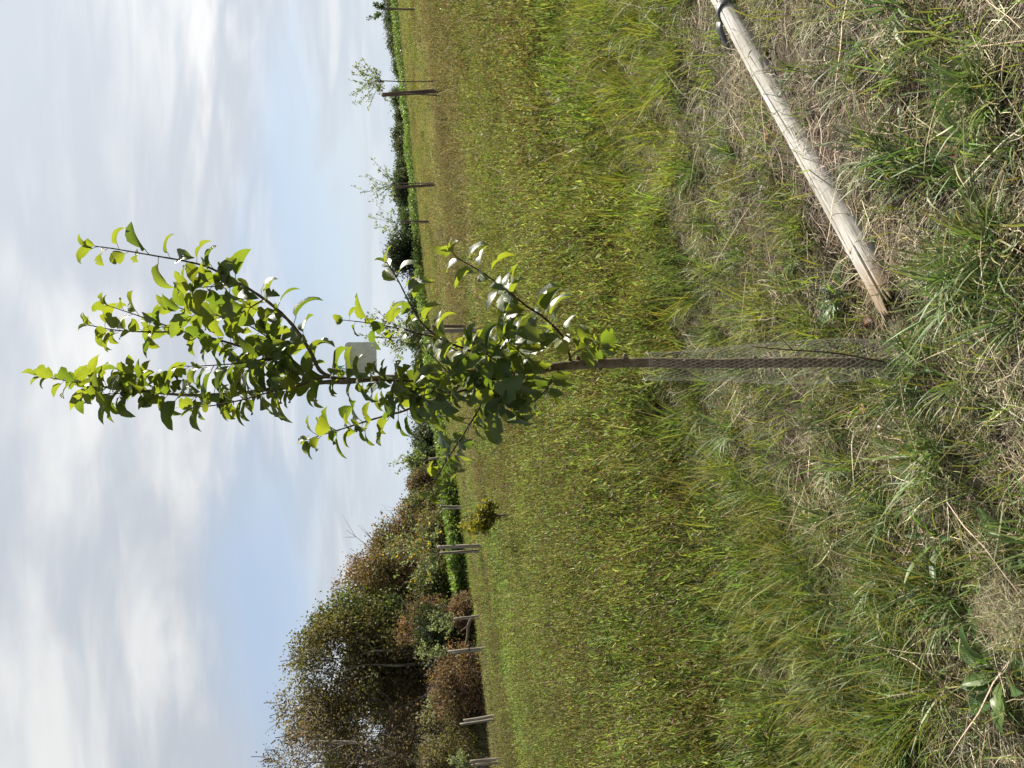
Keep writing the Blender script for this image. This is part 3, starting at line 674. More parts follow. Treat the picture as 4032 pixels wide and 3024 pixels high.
woods_tree('thicket_bush', 'mixed green bush behind the crop beside the rust red tree', 'bush', 610, 879, 1640, 43, ['olive', 'green'], 0.12, 4500, 0.0, 37, UG, clump=0.25)
woods_tree('thicket_bush', 'green bush behind the weeping sapling and crop', 'bush', 803, 1046, 1650, 47, ['green', 'olive', 'red'], 0.13, 4500, 0.0, 38, UG, clump=0.25)
woods_tree('thicket_bush', 'low olive bush at the far foot of the wood', 'bush', 960, 1139, 1680, 52, ['green', 'olive'], 0.14, 3600, 0.0, 39, UG, clump=0.25)
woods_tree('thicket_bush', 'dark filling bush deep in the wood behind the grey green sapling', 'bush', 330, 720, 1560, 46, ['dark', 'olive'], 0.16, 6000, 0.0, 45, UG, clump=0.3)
HG = 'hedge trees beyond the crop'
hd = [(1130, 1250, 1632, 70, 'dark hedge tree beside the brown rounded bush'), (1215, 1370, 1628, 74, 'dark flat topped hedge tree behind the left hand twigs'), (1340, 1500, 1636, 78, 'dark hedge tree just behind the apple trunk'), (1470, 1640, 1640, 84, 'dark hedge tree to the right of the apple trunk'), (1610, 1760, 1634, 90, 'dark hedge tree behind the double staked sapling'), (1740, 1880, 1618, 95, 'dark hedge tree between double stakes and evergreen'), (1850, 1960, 1628, 100, 'low dark hedge tree touching the evergreen')]
for i, (u0, u1, vt, yy, lb) in enumerate(hd):
    woods_tree('hedge_tree', lb, 'tree', u0 - 15, u1 + 15, vt, yy, ['dark', 'far'], 0.22, 4200, 0.0, 50 + i, HG, clump=0.4)
woods_tree('evergreen_tree', 'black green dense evergreen tree rising above the hedge', 'tree', 1915, 2105, 1538, 88, ['dark'], 0.2, 8000, 0.0, 60, None, clump=0.35)
FGp = 'low trees on the skyline'
# (u0,u1,vtop,dist,label)
fr = [(2090, 2190, 1592, 150, 'low skyline tree next to the evergreen'), (2150, 2245, 1587, 165, 'small pale skyline tree behind the thin stake'),
      (2225, 2330, 1558, 160, 'dark round skyline tree behind the stake with black tie'), (2310, 2400, 1570, 175, 'skyline tree with sloping top beside the dark round one'),
      (2380, 2475, 1574, 185, 'middle tree of the low skyline row'), (2440, 2530, 1553, 190, 'round topped skyline tree above the brown meadow'),
      (2520, 2590, 1565, 200, 'low bush at the left of the leaning stake on the skyline'), (2600, 2665, 1546, 220, 'pale open bush behind the leaning stake on the skyline'),
      (2720, 2800, 1556, 240, 'low end of the dark wood belt on the skyline'), (2770, 2860, 1544, 250, 'dark belt tree right of the leaning stake'),
      (2835, 2920, 1530, 255, 'taller dark belt tree beside the small edge sapling'), (2895, 2985, 1516, 260, 'tall belt tree behind the small edge sapling'), (2955, 3070, 1512, 262, 'tallest belt tree past the small edge sapling'), (3040, 3150, 1508, 265, 'belt tree at the open end of the skyline wood')]
for i, (u0, u1, vt, yy, lb) in enumerate(fr):
    woods_tree('skyline_tree', lb, 'tree', u0 - 12, u1 + 12, vt, yy, ['far'] if i not in (1, 7) else ['far', 'grey'], 0.45, 3000, 0.0, 80 + i, FGp, clump=0.7)

# ------------------------------------------------------------------ young staked trees across the meadow
def stake_post(label, top, bot, y, rad, mat='post', ytop=None, tie=None, group='stakes of the young trees', cut=0.3):
    """top, bot: photo pixels of the post's ends; y: its distance."""
    b = at_y(*bot, y); b.z = float(terrain(b.x, b.y)) - 0.05; t = at_y(*top, ytop or y)
    root = empty('tree_stake', b); tag(root, label, 'stake', group)
    T = Tubes(); d = t - b; n = 7
    T.tube([b + d * (i / n) + Vector((random.gauss(0, .004), 0, 0)) for i in range(n + 1)], [rad * (1.04 - 0.1 * i / n) * random.uniform(.96, 1.03) for i in range(n + 1)], 10)
    for k in range(10): T.v[len(T.v) - 10 + k] += d.normalized() * rad * cut * math.cos(2 * math.pi * k / 10)
    mesh_obj('post', T.mesh('post', MAT[mat], origin=b), root)
    if tie is not None:
        q = b + d * tie; S = Tubes(); w = rad * 1.14
        for h in (-0.014, 0.014):
            S.tube([q + Vector((math.cos(a) * w, math.sin(a) * w, h)) for a in np.linspace(0, 6.28, 15)], 0.012, 6)
        S.tube([q + Vector((w, 0, 0)), q + Vector((w + 0.05, -0.02, 0.015)), q + Vector((w + 0.12, -0.03, -0.01))], 0.014, 6)
        mesh_obj('tie', S.mesh('tie', MAT['rubber'], origin=b), root)
    return root
def young_tree(name, label, base, forkpx, y, shoots, leafsize, nleaf, pal, seed, trunk_r=0.022, yellow=0.0, group='young trees across the meadow', spread_=0.05, hang=0.0):
    """base, forkpx and shoots' ends are photo pixels at distance y."""
    r = np.random.default_rng(seed + 500)
    b = at_y(*base, y); b.z = float(terrain(b.x, b.y)) - 0.02; fk = at_y(*forkpx, y)
    root = empty(name, b); tag(root, label, 'tree', group)
    T = Tubes(); m = (b + fk) / 2 + Vector((r.normal(0, .03), r.normal(0, .03), 0))
    T.tube(catmull([b, m, fk], 5), list(np.linspace(trunk_r * 1.15, trunk_r * 0.7, 11)), 7)
    P, D = [], []
    for (ix, iy) in shoots:
        e = at_y(ix, iy, y) + Vector((0, r.normal(0, .22), 0)); L = (e - fk).length
        md = (fk + e) / 2 + Vector((r.normal(0, .06), r.normal(0, .06), -hang * L + 0.04 * L))
        pts = catmull([fk, md, e], 6); T.tube(pts, list(np.linspace(trunk_r * 0.45, 0.0035, len(pts))), 5, False)
        paths = [pts]
        for _ in range(5):
            i = r.integers(2, len(pts) - 2); s = pts[i]; dd = Vector(r.normal(0, 1, 3)) * 0.16 * L + (e - fk) * 0.22; q = s + dd
            tw = [s, s + dd * 0.5 + Vector((0, 0, 0.02 * L)), q]; T.tube(tw, [trunk_r * 0.2, trunk_r * .15, 0.003], 4, False); paths.append(catmull(tw, 3))
        for p in paths:
            k = max(4, int(nleaf / (len(shoots) * 5) * (1.6 if p is pts else 0.9)))
            for _ in range(k):
                t = r.uniform(0.18, 1.0) * (len(p) - 1); i = min(int(t), len(p) - 2)
                c = p[i].lerp(p[i + 1], t - i); P.append(c + Vector(r.normal(0, spread_, 3) * 0.5)); D.append(Vector(r.normal(0, 0.8, 3)) + (p[i + 1] - p[i]).normalized() * 0.7 + Vector((0, 0, -hang)))
    mesh_obj('trunk', T.mesh('trunk', MAT['bark'], origin=b), root)
    P = np.array([tuple(p - b) for p in P]); D = np.array([tuple(d) for d in D]); cc2 = np.array(PAL[pal])[r.integers(0, len(PAL[pal]), len(P))]
    v, f, c = leafquads(P, D, r.uniform(0.65, 1.25, len(P)) * leafsize, 0.55, cc2, 0.18)
    mesh_obj('crown', np_mesh('crown', v, f, MAT['crown'], c), root)
    if yellow:
        k = r.choice(len(P), int(yellow), replace=False)
        v, f, c = leafquads(P[k] + r.normal(0, .03, (len(k), 3)) - np.array([0, 0.12, 0]), D[k], np.full(len(k), leafsize * 1.15), 0.7, np.array([(0.62, 0.33, 0.03)] * len(k)), 0.12)
        yl = mesh_obj('yellow_leaves', np_mesh('yellow_leaves', v, f, MAT['crown'], c), root); yl['kind'] = 'stuff'; yl['label'] = 'orange yellow autumn leaves'
    return root
PAL['sap'] = [(0.13, 0.17, 0.055), (0.16, 0.20, 0.075), (0.20, 0.235, 0.11)]
PAL['pale'] = [(0.19, 0.23, 0.12), (0.14, 0.18, 0.08), (0.24, 0.27, 0.16)]
PAL['gold'] = [(0.16, 0.15, 0.022), (0.11, 0.12, 0.025), (0.20, 0.17, 0.03)]
# A: leaning thick stake with a bushy sapling beside it (picture top)
stake_post('thick dark leaning stake beside the bushy sapling', (1505, 374), (1732, 352), 22, 0.062, 'darkpost', cut=0.6)
stake_post('thin dark stick at the foot of the thick leaning stake', (1602, 369), (1733, 379), 21.8, 0.018, 'darkpost')
young_tree('young_tree', 'open bushy sapling with tiny leaves behind the thick leaning stake', (1625, 316), (1503, 318), 23, [(1388, 262), (1430, 240), (1385, 305), (1400, 330), (1378, 378), (1410, 400), (1450, 432), (1500, 388), (1440, 345), (1475, 275), (1515, 395)], 0.075, 560, 'sap', 1, 0.02)
# B
stake_post('grey leaning stake with a black rubber tie under open sapling', (1558, 738), (1702, 726), 32, 0.06, 'darkpost', tie=0.47)
young_tree('young_tree', 'wide fan of thin twigs above the stake with black tie', (1690, 722), (1556, 722), 32.2, [(1430, 760), (1445, 690), (1462, 630), (1490, 660), (1455, 775), (1480, 785), (1505, 805), (1535, 770), (1470, 728)], 0.09, 420, 'sap', 2, 0.022)
# C
stake_post('thin dark stake under the airy sapling beside the evergreen', (1580, 870), (1676, 874), 44, 0.05, 'darkpost', tie=0.75)
young_tree('young_tree', 'airy sapling on thin stem between tie stake and evergreen', (1672, 878), (1566, 881), 44.2, [(1468, 860), (1482, 900), (1490, 835), (1505, 920), (1540, 938), (1545, 820), (1520, 860), (1560, 905)], 0.11, 420, 'sap', 3, 0.025)
# D
stake_post('slender stake under the small sapling by the skyline belt', (1512, 34), (1578, 37), 40, 0.045, 'darkpost')
young_tree('young_tree', 'small dark sapling sticking out above the skyline belt', (1577, 36), (1512, 40), 40.3, [(1458, 55), (1473, 28), (1480, 62), (1492, 40), (1505, 28)], 0.13, 300, 'green', 4, 0.024)
# E behind the apple tree
stake_post('grey stake with black ties standing behind the apple branches', (1668, 1305), (1925, 1298), 18, 0.052, 'post', tie=0.76)
stake_post('second darker stake just behind the grey stake with ties', (1700, 1285), (1805, 1288), 21, 0.045, 'darkpost')
young_tree('young_tree', 'leafy sapling tied to the grey stake behind the apple branches', (1890, 1312), (1660, 1315), 18.4, [(1470, 1210), (1500, 1260), (1420, 1320), (1452, 1290), (1510, 1345), (1555, 1360), (1560, 1240), (1580, 1390), (1545, 1430), (1610, 1345), (1600, 1270), (1530, 1300)], 0.08, 900, 'sap', 5, 0.022)
# F, F2, G
stake_post('leaning stake behind the withered leaves of the apple twig', (1687, 1808), (1828, 1788), 32, 0.05, 'post')
young_tree('young_tree', 'feathery pale sapling rising over the far hedge', (1800, 1800), (1690, 1811), 32.3, [(1550, 1820), (1575, 1790), (1572, 1850), (1600, 1800), (1615, 1830), (1640, 1785)], 0.11, 500, 'sap', 6, 0.02)
stake_post('thin faraway stake beside the feathery pale sapling', (1693, 1640), (1770, 1639), 45, 0.04, 'post')
stake_post('single stake with black tie in front of the crop', (1733, 1993), (1812, 1997), 40, 0.05, 'post', tie=0.93)
stake_post('thinner twin of the crop side tie stake', (1745, 2004), (1812, 2004), 40.4, 0.03, 'post')
# H weeping little tree
young_tree('weeping_sapling', 'small bent yellow green sapling arching over the meadow', (2040, 2022), (1935, 2032), 14.3, [(1826, 2095), (1850, 2058), (1862, 2080), (1885, 2028), (1912, 1996), (1890, 2050), (1850, 2090), (1905, 2062), (1870, 2040)], 0.085, 1300, 'gold', 7, 0.026, hang=0.2, spread_=0.09)
# I yellow leaved apple between two stakes
stake_post('sturdy grey stake of the yellow leaved apple', (1723, 2155), (1905, 2149), 25, 0.062, 'post')
stake_post('slimmer back stake of the yellow leaved apple with black tie', (1733, 2177), (1898, 2170), 25.6, 0.05, 'post', tie=0.14)
young_tree('young_tree', 'spreading young apple dotted with orange yellow leaves', (1880, 2168), (1730, 2182), 25.3, [(1520, 2155), (1530, 2190), (1575, 2235), (1620, 2260), (1600, 2290), (1690, 2250), (1640, 2060), (1690, 2075), (1590, 2130), (1570, 2100), (1720, 2090), (1700, 2290), (1620, 2180), (1660, 2140), (1660, 2215)], 0.10, 900, 'pale', 8, 0.028, yellow=26)
# J, K, L, M at the wood edge
stake_post('short stake by the round grey green sapling', (1787, 2437), (1868, 2424), 31, 0.045, 'post')
young_tree('young_tree', 'round grey green sapling in front of the rusty bush', (1862, 2440), (1800, 2440), 31.3, [(1690, 2425), (1700, 2455), (1720, 2480), (1740, 2410), (1765, 2490), (1770, 2415), (1720, 2440)], 0.09, 520, 'pale', 9, 0.022)
stake_post('leaning stake of the narrow pale sapling', (1764, 2566), (1914, 2551), 29, 0.052, 'post', tie=0.55)
stake_post('second leaning stake of the narrow pale sapling', (1782, 2572), (1893, 2556), 29.6, 0.045, 'post')
young_tree('young_tree', 'narrow pale leaved sapling between two leaning stakes', (1880, 2560), (1765, 2560), 29.3, [(1642, 2560), (1655, 2575), (1672, 2545), (1690, 2590), (1712, 2548), (1735, 2592), (1700, 2565)], 0.09, 380, 'pale', 10, 0.022)
stake_post('front stake of the leafless pair before the brambles', (1826, 2838), (1952, 2816), 27, 0.055, 'post')
stake_post('rear stake of the leafless pair before the brambles', (1812, 2852), (1940, 2832), 27.8, 0.045, 'post')
stake_post('upright stake of the outermost pair by the half bare tree', (1852, 2998), (1955, 2990), 26, 0.05, 'post')
stake_post('bowed stake of the outermost pair by the half bare tree', (1852, 3014), (1952, 3006), 26.4, 0.045, 'post')
young_tree('young_tree', 'pale bushy sapling over the outermost pair of stakes', (1930, 3005), (1850, 3003), 26.2, [(1770, 2985), (1782, 3005), (1800, 3022), (1815, 2980), (1835, 3024), (1790, 2990)], 0.08, 420, 'pale', 11, 0.022)
# fallen bough at the wood foot
fb = [at_y(1862, 2428, 33), at_y(1846, 2460, 33.2), at_y(1842, 2500, 33.3), at_y(1834, 2540, 33.2)]
for p in fb: p.z = max(p.z, float(terrain(p.x, p.y)) + 0.06)
T = Tubes(); T.tube(catmull(fb, 5), list(np.linspace(0.09, 0.05, 16)), 8)
T.tube([fb[1], fb[1] + Vector((-0.25, 0, 0.35))], [0.04, 0.015], 6)
o = mesh_obj('fallen_bough', T.mesh('fallen_bough', MAT['darkpost'], origin=fb[0])); o.location = fb[0]
tag(o, 'fallen brown bough lying at the foot of the wood', 'log')

# ------------------------------------------------------------------ the apple tree in front
def leaf_mesh(name, mat, ratio, fold, curl, twist, wav, seed, petiole=0.22, rows=9, serr=0.055):
    """A leaf of length 1 along +Y with a folded, curling blade; upper face +Z; stalk from the origin."""
    r = np.random.default_rng(seed); bm = bmesh.new(); uvl = bm.loops.layers.uv.new('UVMap')
    us = [-1, -0.55, 0, 0.55, 1]; grid = []
    p = np.array([0.0, petiole, 0.0]); pitch = 0.0; path = [p.copy()]; st = 1.0 / rows; pits = [0.0]
    for i in range(rows):
        pitch -= curl / rows * (0.6 + 0.8 * i / rows); p = p + np.array([0, math.cos(pitch), math.sin(pitch)]) * st
        path.append(p.copy()); pits.append(pitch)
    for i in range(rows + 1):
        t = i / rows
        w = ratio * 0.5 * (math.sin(math.pi * min(1, t ** 0.72)) ** 0.85 if 0 < t < 1 else 0.0)
        w = max(w, 0.004); row = []; tw = twist * t
        bite = [0.55 if (r.random() < 0.10 and 0.15 < t < 0.9) else 1.0 for _ in (0, 1)]
        for j, u in enumerate(us):
            s = u * w * (bite[int(u > 0)] if abs(u) == 1 else 1) * (1 + (serr * r.normal() if abs(u) == 1 else 0)); h = abs(s) * math.tan(fold) + wav * w * math.sin(t * 9 + (1.5 if u > 0 else 0)) * abs(u)
            xx = s * math.cos(tw) - h * math.sin(tw); hh = s * math.sin(tw) + h * math.cos(tw)
            pit = pits[i]
            row.append((bm.verts.new((xx, path[i][1] - math.sin(pit) * hh, path[i][2] + math.cos(pit) * hh)), (u * 0.5 + 0.5, t)))
        grid.append(row)
    for i in range(rows):
        for j in range(len(us) - 1):
            q = [grid[i][j], grid[i][j + 1], grid[i + 1][j + 1], grid[i + 1][j]]
            f = bm.faces.new([a[0] for a in q]); f.smooth = True
            for l, a in zip(f.loops, q): l[uvl].uv = a[1]
    # stalk
    ring = []
    for (yy, zz) in ((0, 0), (petiole * 0.5, 0.012), (petiole + 0.02, 0.0)):
        ring.append([bm.verts.new((math.cos(a) * 0.013, yy, zz - 0.004 + math.sin(a) * 0.013)) for a in (0, 2.09, 4.19)])
    for i in range(2):
        for k in range(3):
            f = bm.faces.new((ring[i][k], ring[i][(k + 1) % 3], ring[i + 1][(k + 1) % 3], ring[i + 1][k]))
            for l in f.loops: l[uvl].uv = (0.5, 0.1)
    me = bpy.data.meshes.new(name); bm.to_mesh(me); bm.free(); me.materials.append(mat)
    return me
rl = random.Random(3)
LEAVES = [leaf_mesh('leaf', MAT['leaf'], rl.uniform(0.46, 0.66), rl.uniform(0.15, 0.6), rl.uniform(0.3, 1.6), rl.uniform(-0.6, 0.6), rl.uniform(0.0, 0.16), 40 + i) for i in range(14)]
LEAVES_Y = [leaf_mesh('leaf', MAT['leafyellow'], 0.62, 0.2, 0.7, 0.2, 0.12, 60 + i) for i in range(3)]
LEAVES_D = [leaf_mesh('leaf', MAT['leafdead'], 0.40, 1.1, 1.9, 0.8, 0.3, 70 + i) for i in range(3)]

tree = empty('apple_tree', TB)
tag(tree, 'young leafy apple tree with slim brown trunk standing in a wire guard', 'tree')
Y0 = TB.y
def D8(x, y): return (x * 1.8228, y * 1.8228)          # from the whole-photo view
def R1(X, Y): return (X / 1.58, 800 + Y / 1.58)
def R2(X, Y): return (1200 + X / 1.58, 900 + Y / 1.58)
def wp(px, dy=0.0): return at_y(px[0], px[1], Y0 + dy)
def px_r(px, thick, dy=0.0):                           # radius of something `thick` photo pixels wide there
    p = wp(px, dy); return 0.5 * thick * (p - EYE).dot(Fv) / FPX
tr_px = [(D8(1985, 786), 50), (D8(1940, 785), 44), (D8(1850, 783), 41), (D8(1700, 783), 40), (D8(1545, 785), 40), (D8(1400, 783), 38), (D8(1300, 785), 37), (D8(1220, 790), 35), (D8(1150, 797), 33), (D8(1060, 803), 30), (D8(980, 808), 28), (D8(900, 813), 26), (D8(820, 817), 24), (D8(740, 825), 22)]
pts = [wp(p) for p, _ in tr_px]; rad = [px_r(p, t) for p, t in tr_px]
sp = catmull(pts, 7); rr_ = np.interp(np.linspace(0, len(rad) - 1, len(sp)), range(len(rad)), rad)
rr_ = [r * (1 + 0.05 * math.sin(i * 1.3) + rl.gauss(0, 0.02)) for i, r in enumerate(rr_)]
for i in (20, 33, 47, 55, 63, 70): rr_[i] *= 1.16
T = Tubes(); T.tube(sp, rr_, 18)
def nub(i, ang, L=0.022, r=0.008):
    p = sp[i]; d = Vector((math.cos(ang), math.sin(ang), 0.25)); T.tube([p + d * rr_[i] * 0.7, p + d * (rr_[i] + L * 0.5), p + d * (rr_[i] + L)], [r * 1.2, r, r * 0.5], 7)
for i, a in ((24, 0.0), (31, -1.2), (38, -0.4), (42, 3.0), (46, 0.2), (52, -2.0), (58, 0.3), (66, 2.8)): nub(i, a, rl.uniform(0.008, 0.018), rl.uniform(0.005, 0.009))
trunk = mesh_obj('trunk', T.mesh('trunk', MAT['bark'], origin=TB), tree)

# (points in photo pixels, depth offset along the branch, thickness start/end px, leaf spacing m, first leafy share, mean leaf length)
BR = [
    ('lead', [D8(740, 825), R1(2000, 1115), R1(1850, 1130), R1(1700, 1155), R1(1500, 1180), R1(1180, 1195), R1(900, 1170), R1(700, 1150), R1(560, 1130), R1(420, 1105), R1(280, 1080)], (0, 0.02, 0.06), 20, 4, 0.0205, 0.08, 0.078),
    ('b1', [D8(745, 824), R1(2000, 1050), R1(1930, 920), R1(1830, 770), R1(1700, 640), R1(1560, 540), R1(1450, 480), R1(1300, 400), R1(1150, 360), R1(980, 330), R1(720, 285), R1(610, 270)], (0, -0.16, -0.28), 17, 4, 0.030, 0.17, 0.080),
    ('b1s', [R1(1460, 500), R1(1330, 518), R1(1180, 525)], (-0.21, -0.25, -0.22), 6, 3, 0.022, 0.1, 0.072),
    ('b1t', [R1(1640, 600), R1(1450, 700), R1(1300, 690), R1(1100, 650)], (-0.15, -0.05, 0.02), 7, 3, 0.024, 0.15, 0.074),
    ('b2', [R1(1850, 1125), R1(1730, 1000), R1(1640, 940), R1(1460, 880), R1(1320, 840), R1(1150, 800)], (0.02, 0.15, 0.22), 13, 7, 0.022, 0.2, 0.078),
    ('b2a', [R1(1150, 800), R1(1000, 750), R1(830, 690), R1(680, 640)], (0.22, 0.22, 0.20), 7, 3, 0.030, 0.15, 0.066),
    ('b2b', [R1(1150, 800), R1(900, 800), R1(720, 790), R1(560, 760)], (0.22, 0.26, 0.28), 7, 4, 0.027, 0.2, 0.072),
    ('b5', [R1(1760, 1020), R1(1680, 970), R1(1500, 995), R1(1300, 1010), R1(1180, 1015)], (0.05, -0.10, -0.16), 8, 3, 0.022, 0.15, 0.076),
    ('b6', [R1(2060, 1085), R1(1900, 1040), R1(1700, 860), R1(1520, 745), R1(1430, 715)], (0, 0.08, 0.12), 9, 3, 0.024, 0.2, 0.074),
    ('c4', [R2(1280, 920), R2(1120, 940), R2(960, 945), R2(640, 948), R2(300, 935), R2(100, 930), R1(1870, 1133), R1(1700, 1170), R1(1500, 1225), R1(1320, 1260), R1(1230, 1265)], (0, -0.12, -0.18), 12, 4, 0.024, 0.10, 0.076),
    ('b3s', [R1(900, 1170), R1(760, 1182), R1(620, 1190)], (0.05, -0.02, -0.06), 5, 3, 0.022, 0.1, 0.066),
    ('b3t', [R1(1010, 1180), R1(900, 1110), R1(810, 1050)], (0.05, 0.10, 0.16), 5, 3, 0.022, 0.1, 0.06),
    ('c1', [R2(1655, 825), R2(1620, 700), R2(1560, 620), R2(1470, 540), R2(1390, 490), R2(1340, 450), R2(1250, 380), R2(1150, 305), R2(1050, 240), R2(960, 190), R2(925, 155)], (0, -0.14, -0.22), 11, 4, 0.034, 0.10, 0.070),
    ('c2', [R2(1150, 850), R2(1130, 800), R2(1000, 750), R2(900, 712), R2(820, 670), R2(730, 590), R2(680, 510), R2(640, 440), R2(590, 340), R2(550, 270), R2(520, 225)], (0, -0.10, -0.14), 11, 4, 0.030, 0.15, 0.066),
    ('c2b', [R2(1080, 860), R2(1060, 830), R2(980, 780), R2(900, 735)], (0, 0.04, 0.06), 8, 5, 0.028, 0.15, 0.07),
    ('c3', [R2(830, 678), R2(740, 662), R2(600, 625), R2(480, 600), R2(340, 580), R2(250, 570)], (-0.08, -0.04, 0.02), 7, 3, 0.032, 0.2, 0.058),
    ('c8', [R2(930, 930), R2(900, 905), R2(830, 830), R2(770, 770)], (-0.12, -0.2, -0.24), 7, 4, 0.026, 0.2, 0.066),
    ('c5', [R2(1120, 935), R2(1060, 985), R2(970, 1010), R2(830, 1060), R2(690, 1105), R2(600, 1140), R2(500, 1165), R2(380, 1200), R2(220, 1250), R2(100, 1285), R2(40, 1308)], (0, 0.06, 0.10), 14, 4, 0.026, 0.10, 0.070),
    ('c6', [R2(1110, 945), R2(1075, 1020), R2(1095, 1090), R2(1050, 1180), R2(1000, 1260), R2(930, 1370), R2(870, 1460), R2(830, 1540), R2(790, 1605), R2(800, 1650)], (0, -0.08, -0.12), 8, 4, 0.026, 0.05, 0.064),
    ('c7', [R2(1590, 865), R2(1560, 910), R2(1500, 1000), R2(1420, 1090)], (0, -0.03, -0.05), 6, 3, 0.030, 0.2, 0.066),
    ('c9', [R2(1330, 880), R2(1240, 980), R2(1200, 1080), R2(1290, 1150)], (0, -0.15, -0.2), 6, 3, 0.026, 0.15, 0.085),
    ('c10', [R2(1420, 830), R2(1330, 760), R2(1260, 700)], (0, -0.12, -0.2), 6, 3, 0.022, 0.1, 0.090),
    ('c11', [R2(1640, 815), R2(1700, 760), R2(1790, 730), R2(1850, 740)], (0, -0.04, -0.08), 5, 3, 0.024, 0.2, 0.066),
    ('c12', [R2(860, 900), R2(800, 1010), R2(720, 1040), R2(640, 1060)], (0, -0.1, -0.12), 6, 3, 0.024, 0.15, 0.07),
    ('c13', [R2(620, 900), R2(560, 960), R2(520, 1040)], (0, -0.06, -0.08), 5, 3, 0.026, 0.2, 0.072),
    ('c14', [R2(1180, 890), R2(1150, 800), R2(1060, 720)], (0, -0.18, -0.22), 6, 3, 0.026, 0.15, 0.08),
]
specs = []
for (nm, pp, dd, t0, t1, space, start, ll) in BR:
    n = len(pp); dep = np.interp(np.linspace(0, 1, n), np.linspace(0, 1, len(dd)), dd)
    P3 = [wp(p, d) for p, d in zip(pp, dep)]; sp2 = catmull(P3, 6); m = len(sp2)
    r2 = [px_r(pp[min(int(i / 6), n - 1)], t0 + (t1 - t0) * i / (m - 1), dep[min(int(i / 6), n - 1)]) * (1 + 0.10 * math.sin(i * 2.1) * (i > 1)) for i in range(m)]
    B = Tubes(); B.tube(sp2, r2, 9); B.tube([sp2[-1], sp2[-1] + (sp2[-1] - sp2[-2]).normalized() * 0.010], [r2[-1] * 1.3, r2[-1] * 0.3], 6)
    bo = mesh_obj('branch', B.mesh('branch', MAT['twigbark'] if t0 < 15 else MAT['bark'], origin=TB), tree)
    cumL = [0.0]
    for i in range(1, m): cumL.append(cumL[-1] + (sp2[i] - sp2[i - 1]).length)
    s = start * cumL[-1]; ph = rl.uniform(0, 6.28)
    while s < cumL[-1]:
        i = max(1, min(m - 1, next(k for k in range(m) if cumL[k] >= s))); t = (sp2[i] - sp2[i - 1]).normalized()
        p = sp2[i - 1].lerp(sp2[i], (s - cumL[i - 1]) / max(1e-6, cumL[i] - cumL[i - 1]))
        tip = s / cumL[-1]
        k = 1 if rl.random() < 0.70 or tip > 0.9 else rl.choice((2, 3))          # leaf tufts on short spurs
        for q in range(k):
            ph += 2.4 + rl.gauss(0, 0.35); u = t.orthogonal().normalized(); w = t.cross(u)
            rad_ = u * math.cos(ph) + w * math.sin(ph)
            ax_ = (t * rl.uniform(0.25, 0.95) + rad_ * rl.uniform(0.7, 1.1) + Vector((0, 0, rl.gauss(-0.12, 0.25)))).normalized()
            nn = (t + Vector((0, 0, 0.55)) + Vector((rl.gauss(0, .35), rl.gauss(0, .35), rl.gauss(0, .35)))); nn = (nn - ax_ * nn.dot(ax_)).normalized()
            L = ll * (1.25 if nm in ('c1', 'c2', 'c3', 'c5', 'c6') else 1.10) * rl.uniform(0.62, 1.18) * (1.0 - 0.30 * max(0, tip - 0.8) / 0.2)
            kind = 'd' if (nm == 'c6' and tip > 0.80) else ('y' if (nm in ('c11', 'c1') and tip < 0.35 and rl.random() < 0.6) else 'g')
            specs.append((L * (0.62 if kind == 'd' else 1), bo, p + rad_ * r2[i] * 0.7, ax_, nn, kind))
        s += space * (0.72 if nm[0] in 'lb' or nm == 'c4' else 0.70) * rl.uniform(0.65, 1.35)
    for q in range(3):                                                            # tip rosette
        a = q * 2.1 + rl.random(); u = t.orthogonal().normalized(); w = t.cross(u)
        ax_ = (t + (u * math.cos(a) + w * math.sin(a)) * rl.uniform(0.25, 0.6)).normalized(); nn = (t.cross(ax_).cross(ax_)) * -1
        nn = Vector((0, 0, 1)) + Vector((rl.gauss(0, .5), rl.gauss(0, .5), 0)); nn = (nn - ax_ * nn.dot(ax_)).normalized()
        specs.append((ll * rl.uniform(0.5, 0.8) * (0.6 if nm == 'c6' else 1), bo, sp2[-1], ax_, nn, 'd' if nm == 'c6' else 'g'))
def leaf_matrix(L, p, ax_, nn):
    xx = ax_.cross(nn).normalized(); zz = xx.cross(ax_).normalized()
    return Matrix(((xx.x * L, ax_.x * L, zz.x * L, p.x), (xx.y * L, ax_.y * L, zz.y * L, p.y), (xx.z * L, ax_.z * L, zz.z * L, p.z), (0, 0, 0, 1)))
specs.sort(key=lambda s: -s[0])
print('apple leaves', len(specs))
for s in specs[:300]:
    L, bo, p, ax_, nn, kind = s
    me = rl.choice(LEAVES if kind == 'g' else (LEAVES_Y if kind == 'y' else LEAVES_D))
    lo = link(bpy.data.objects.new('leaf', me), bo); lo.matrix_local = leaf_matrix(L, p - TB, ax_, nn)
    if kind == 'd': lo['label'] = 'withered dark brown leaf'
if len(specs) > 300:
    bm = bmesh.new()
    for L, bo, p, ax_, nn, kind in specs[300:]:
        tmp = rl.choice(LEAVES if kind == 'g' else (LEAVES_Y if kind == 'y' else LEAVES_D)).copy(); tmp.transform(leaf_matrix(L, p - TB, ax_, nn)); bm.from_mesh(tmp); bpy.data.meshes.remove(tmp)
    me = bpy.data.meshes.new('small_leaves'); bm.to_mesh(me); bm.free(); me.materials.append(MAT['leaf'])
    o = mesh_obj('small_leaves', me, tree); o['kind'] = 'stuff'

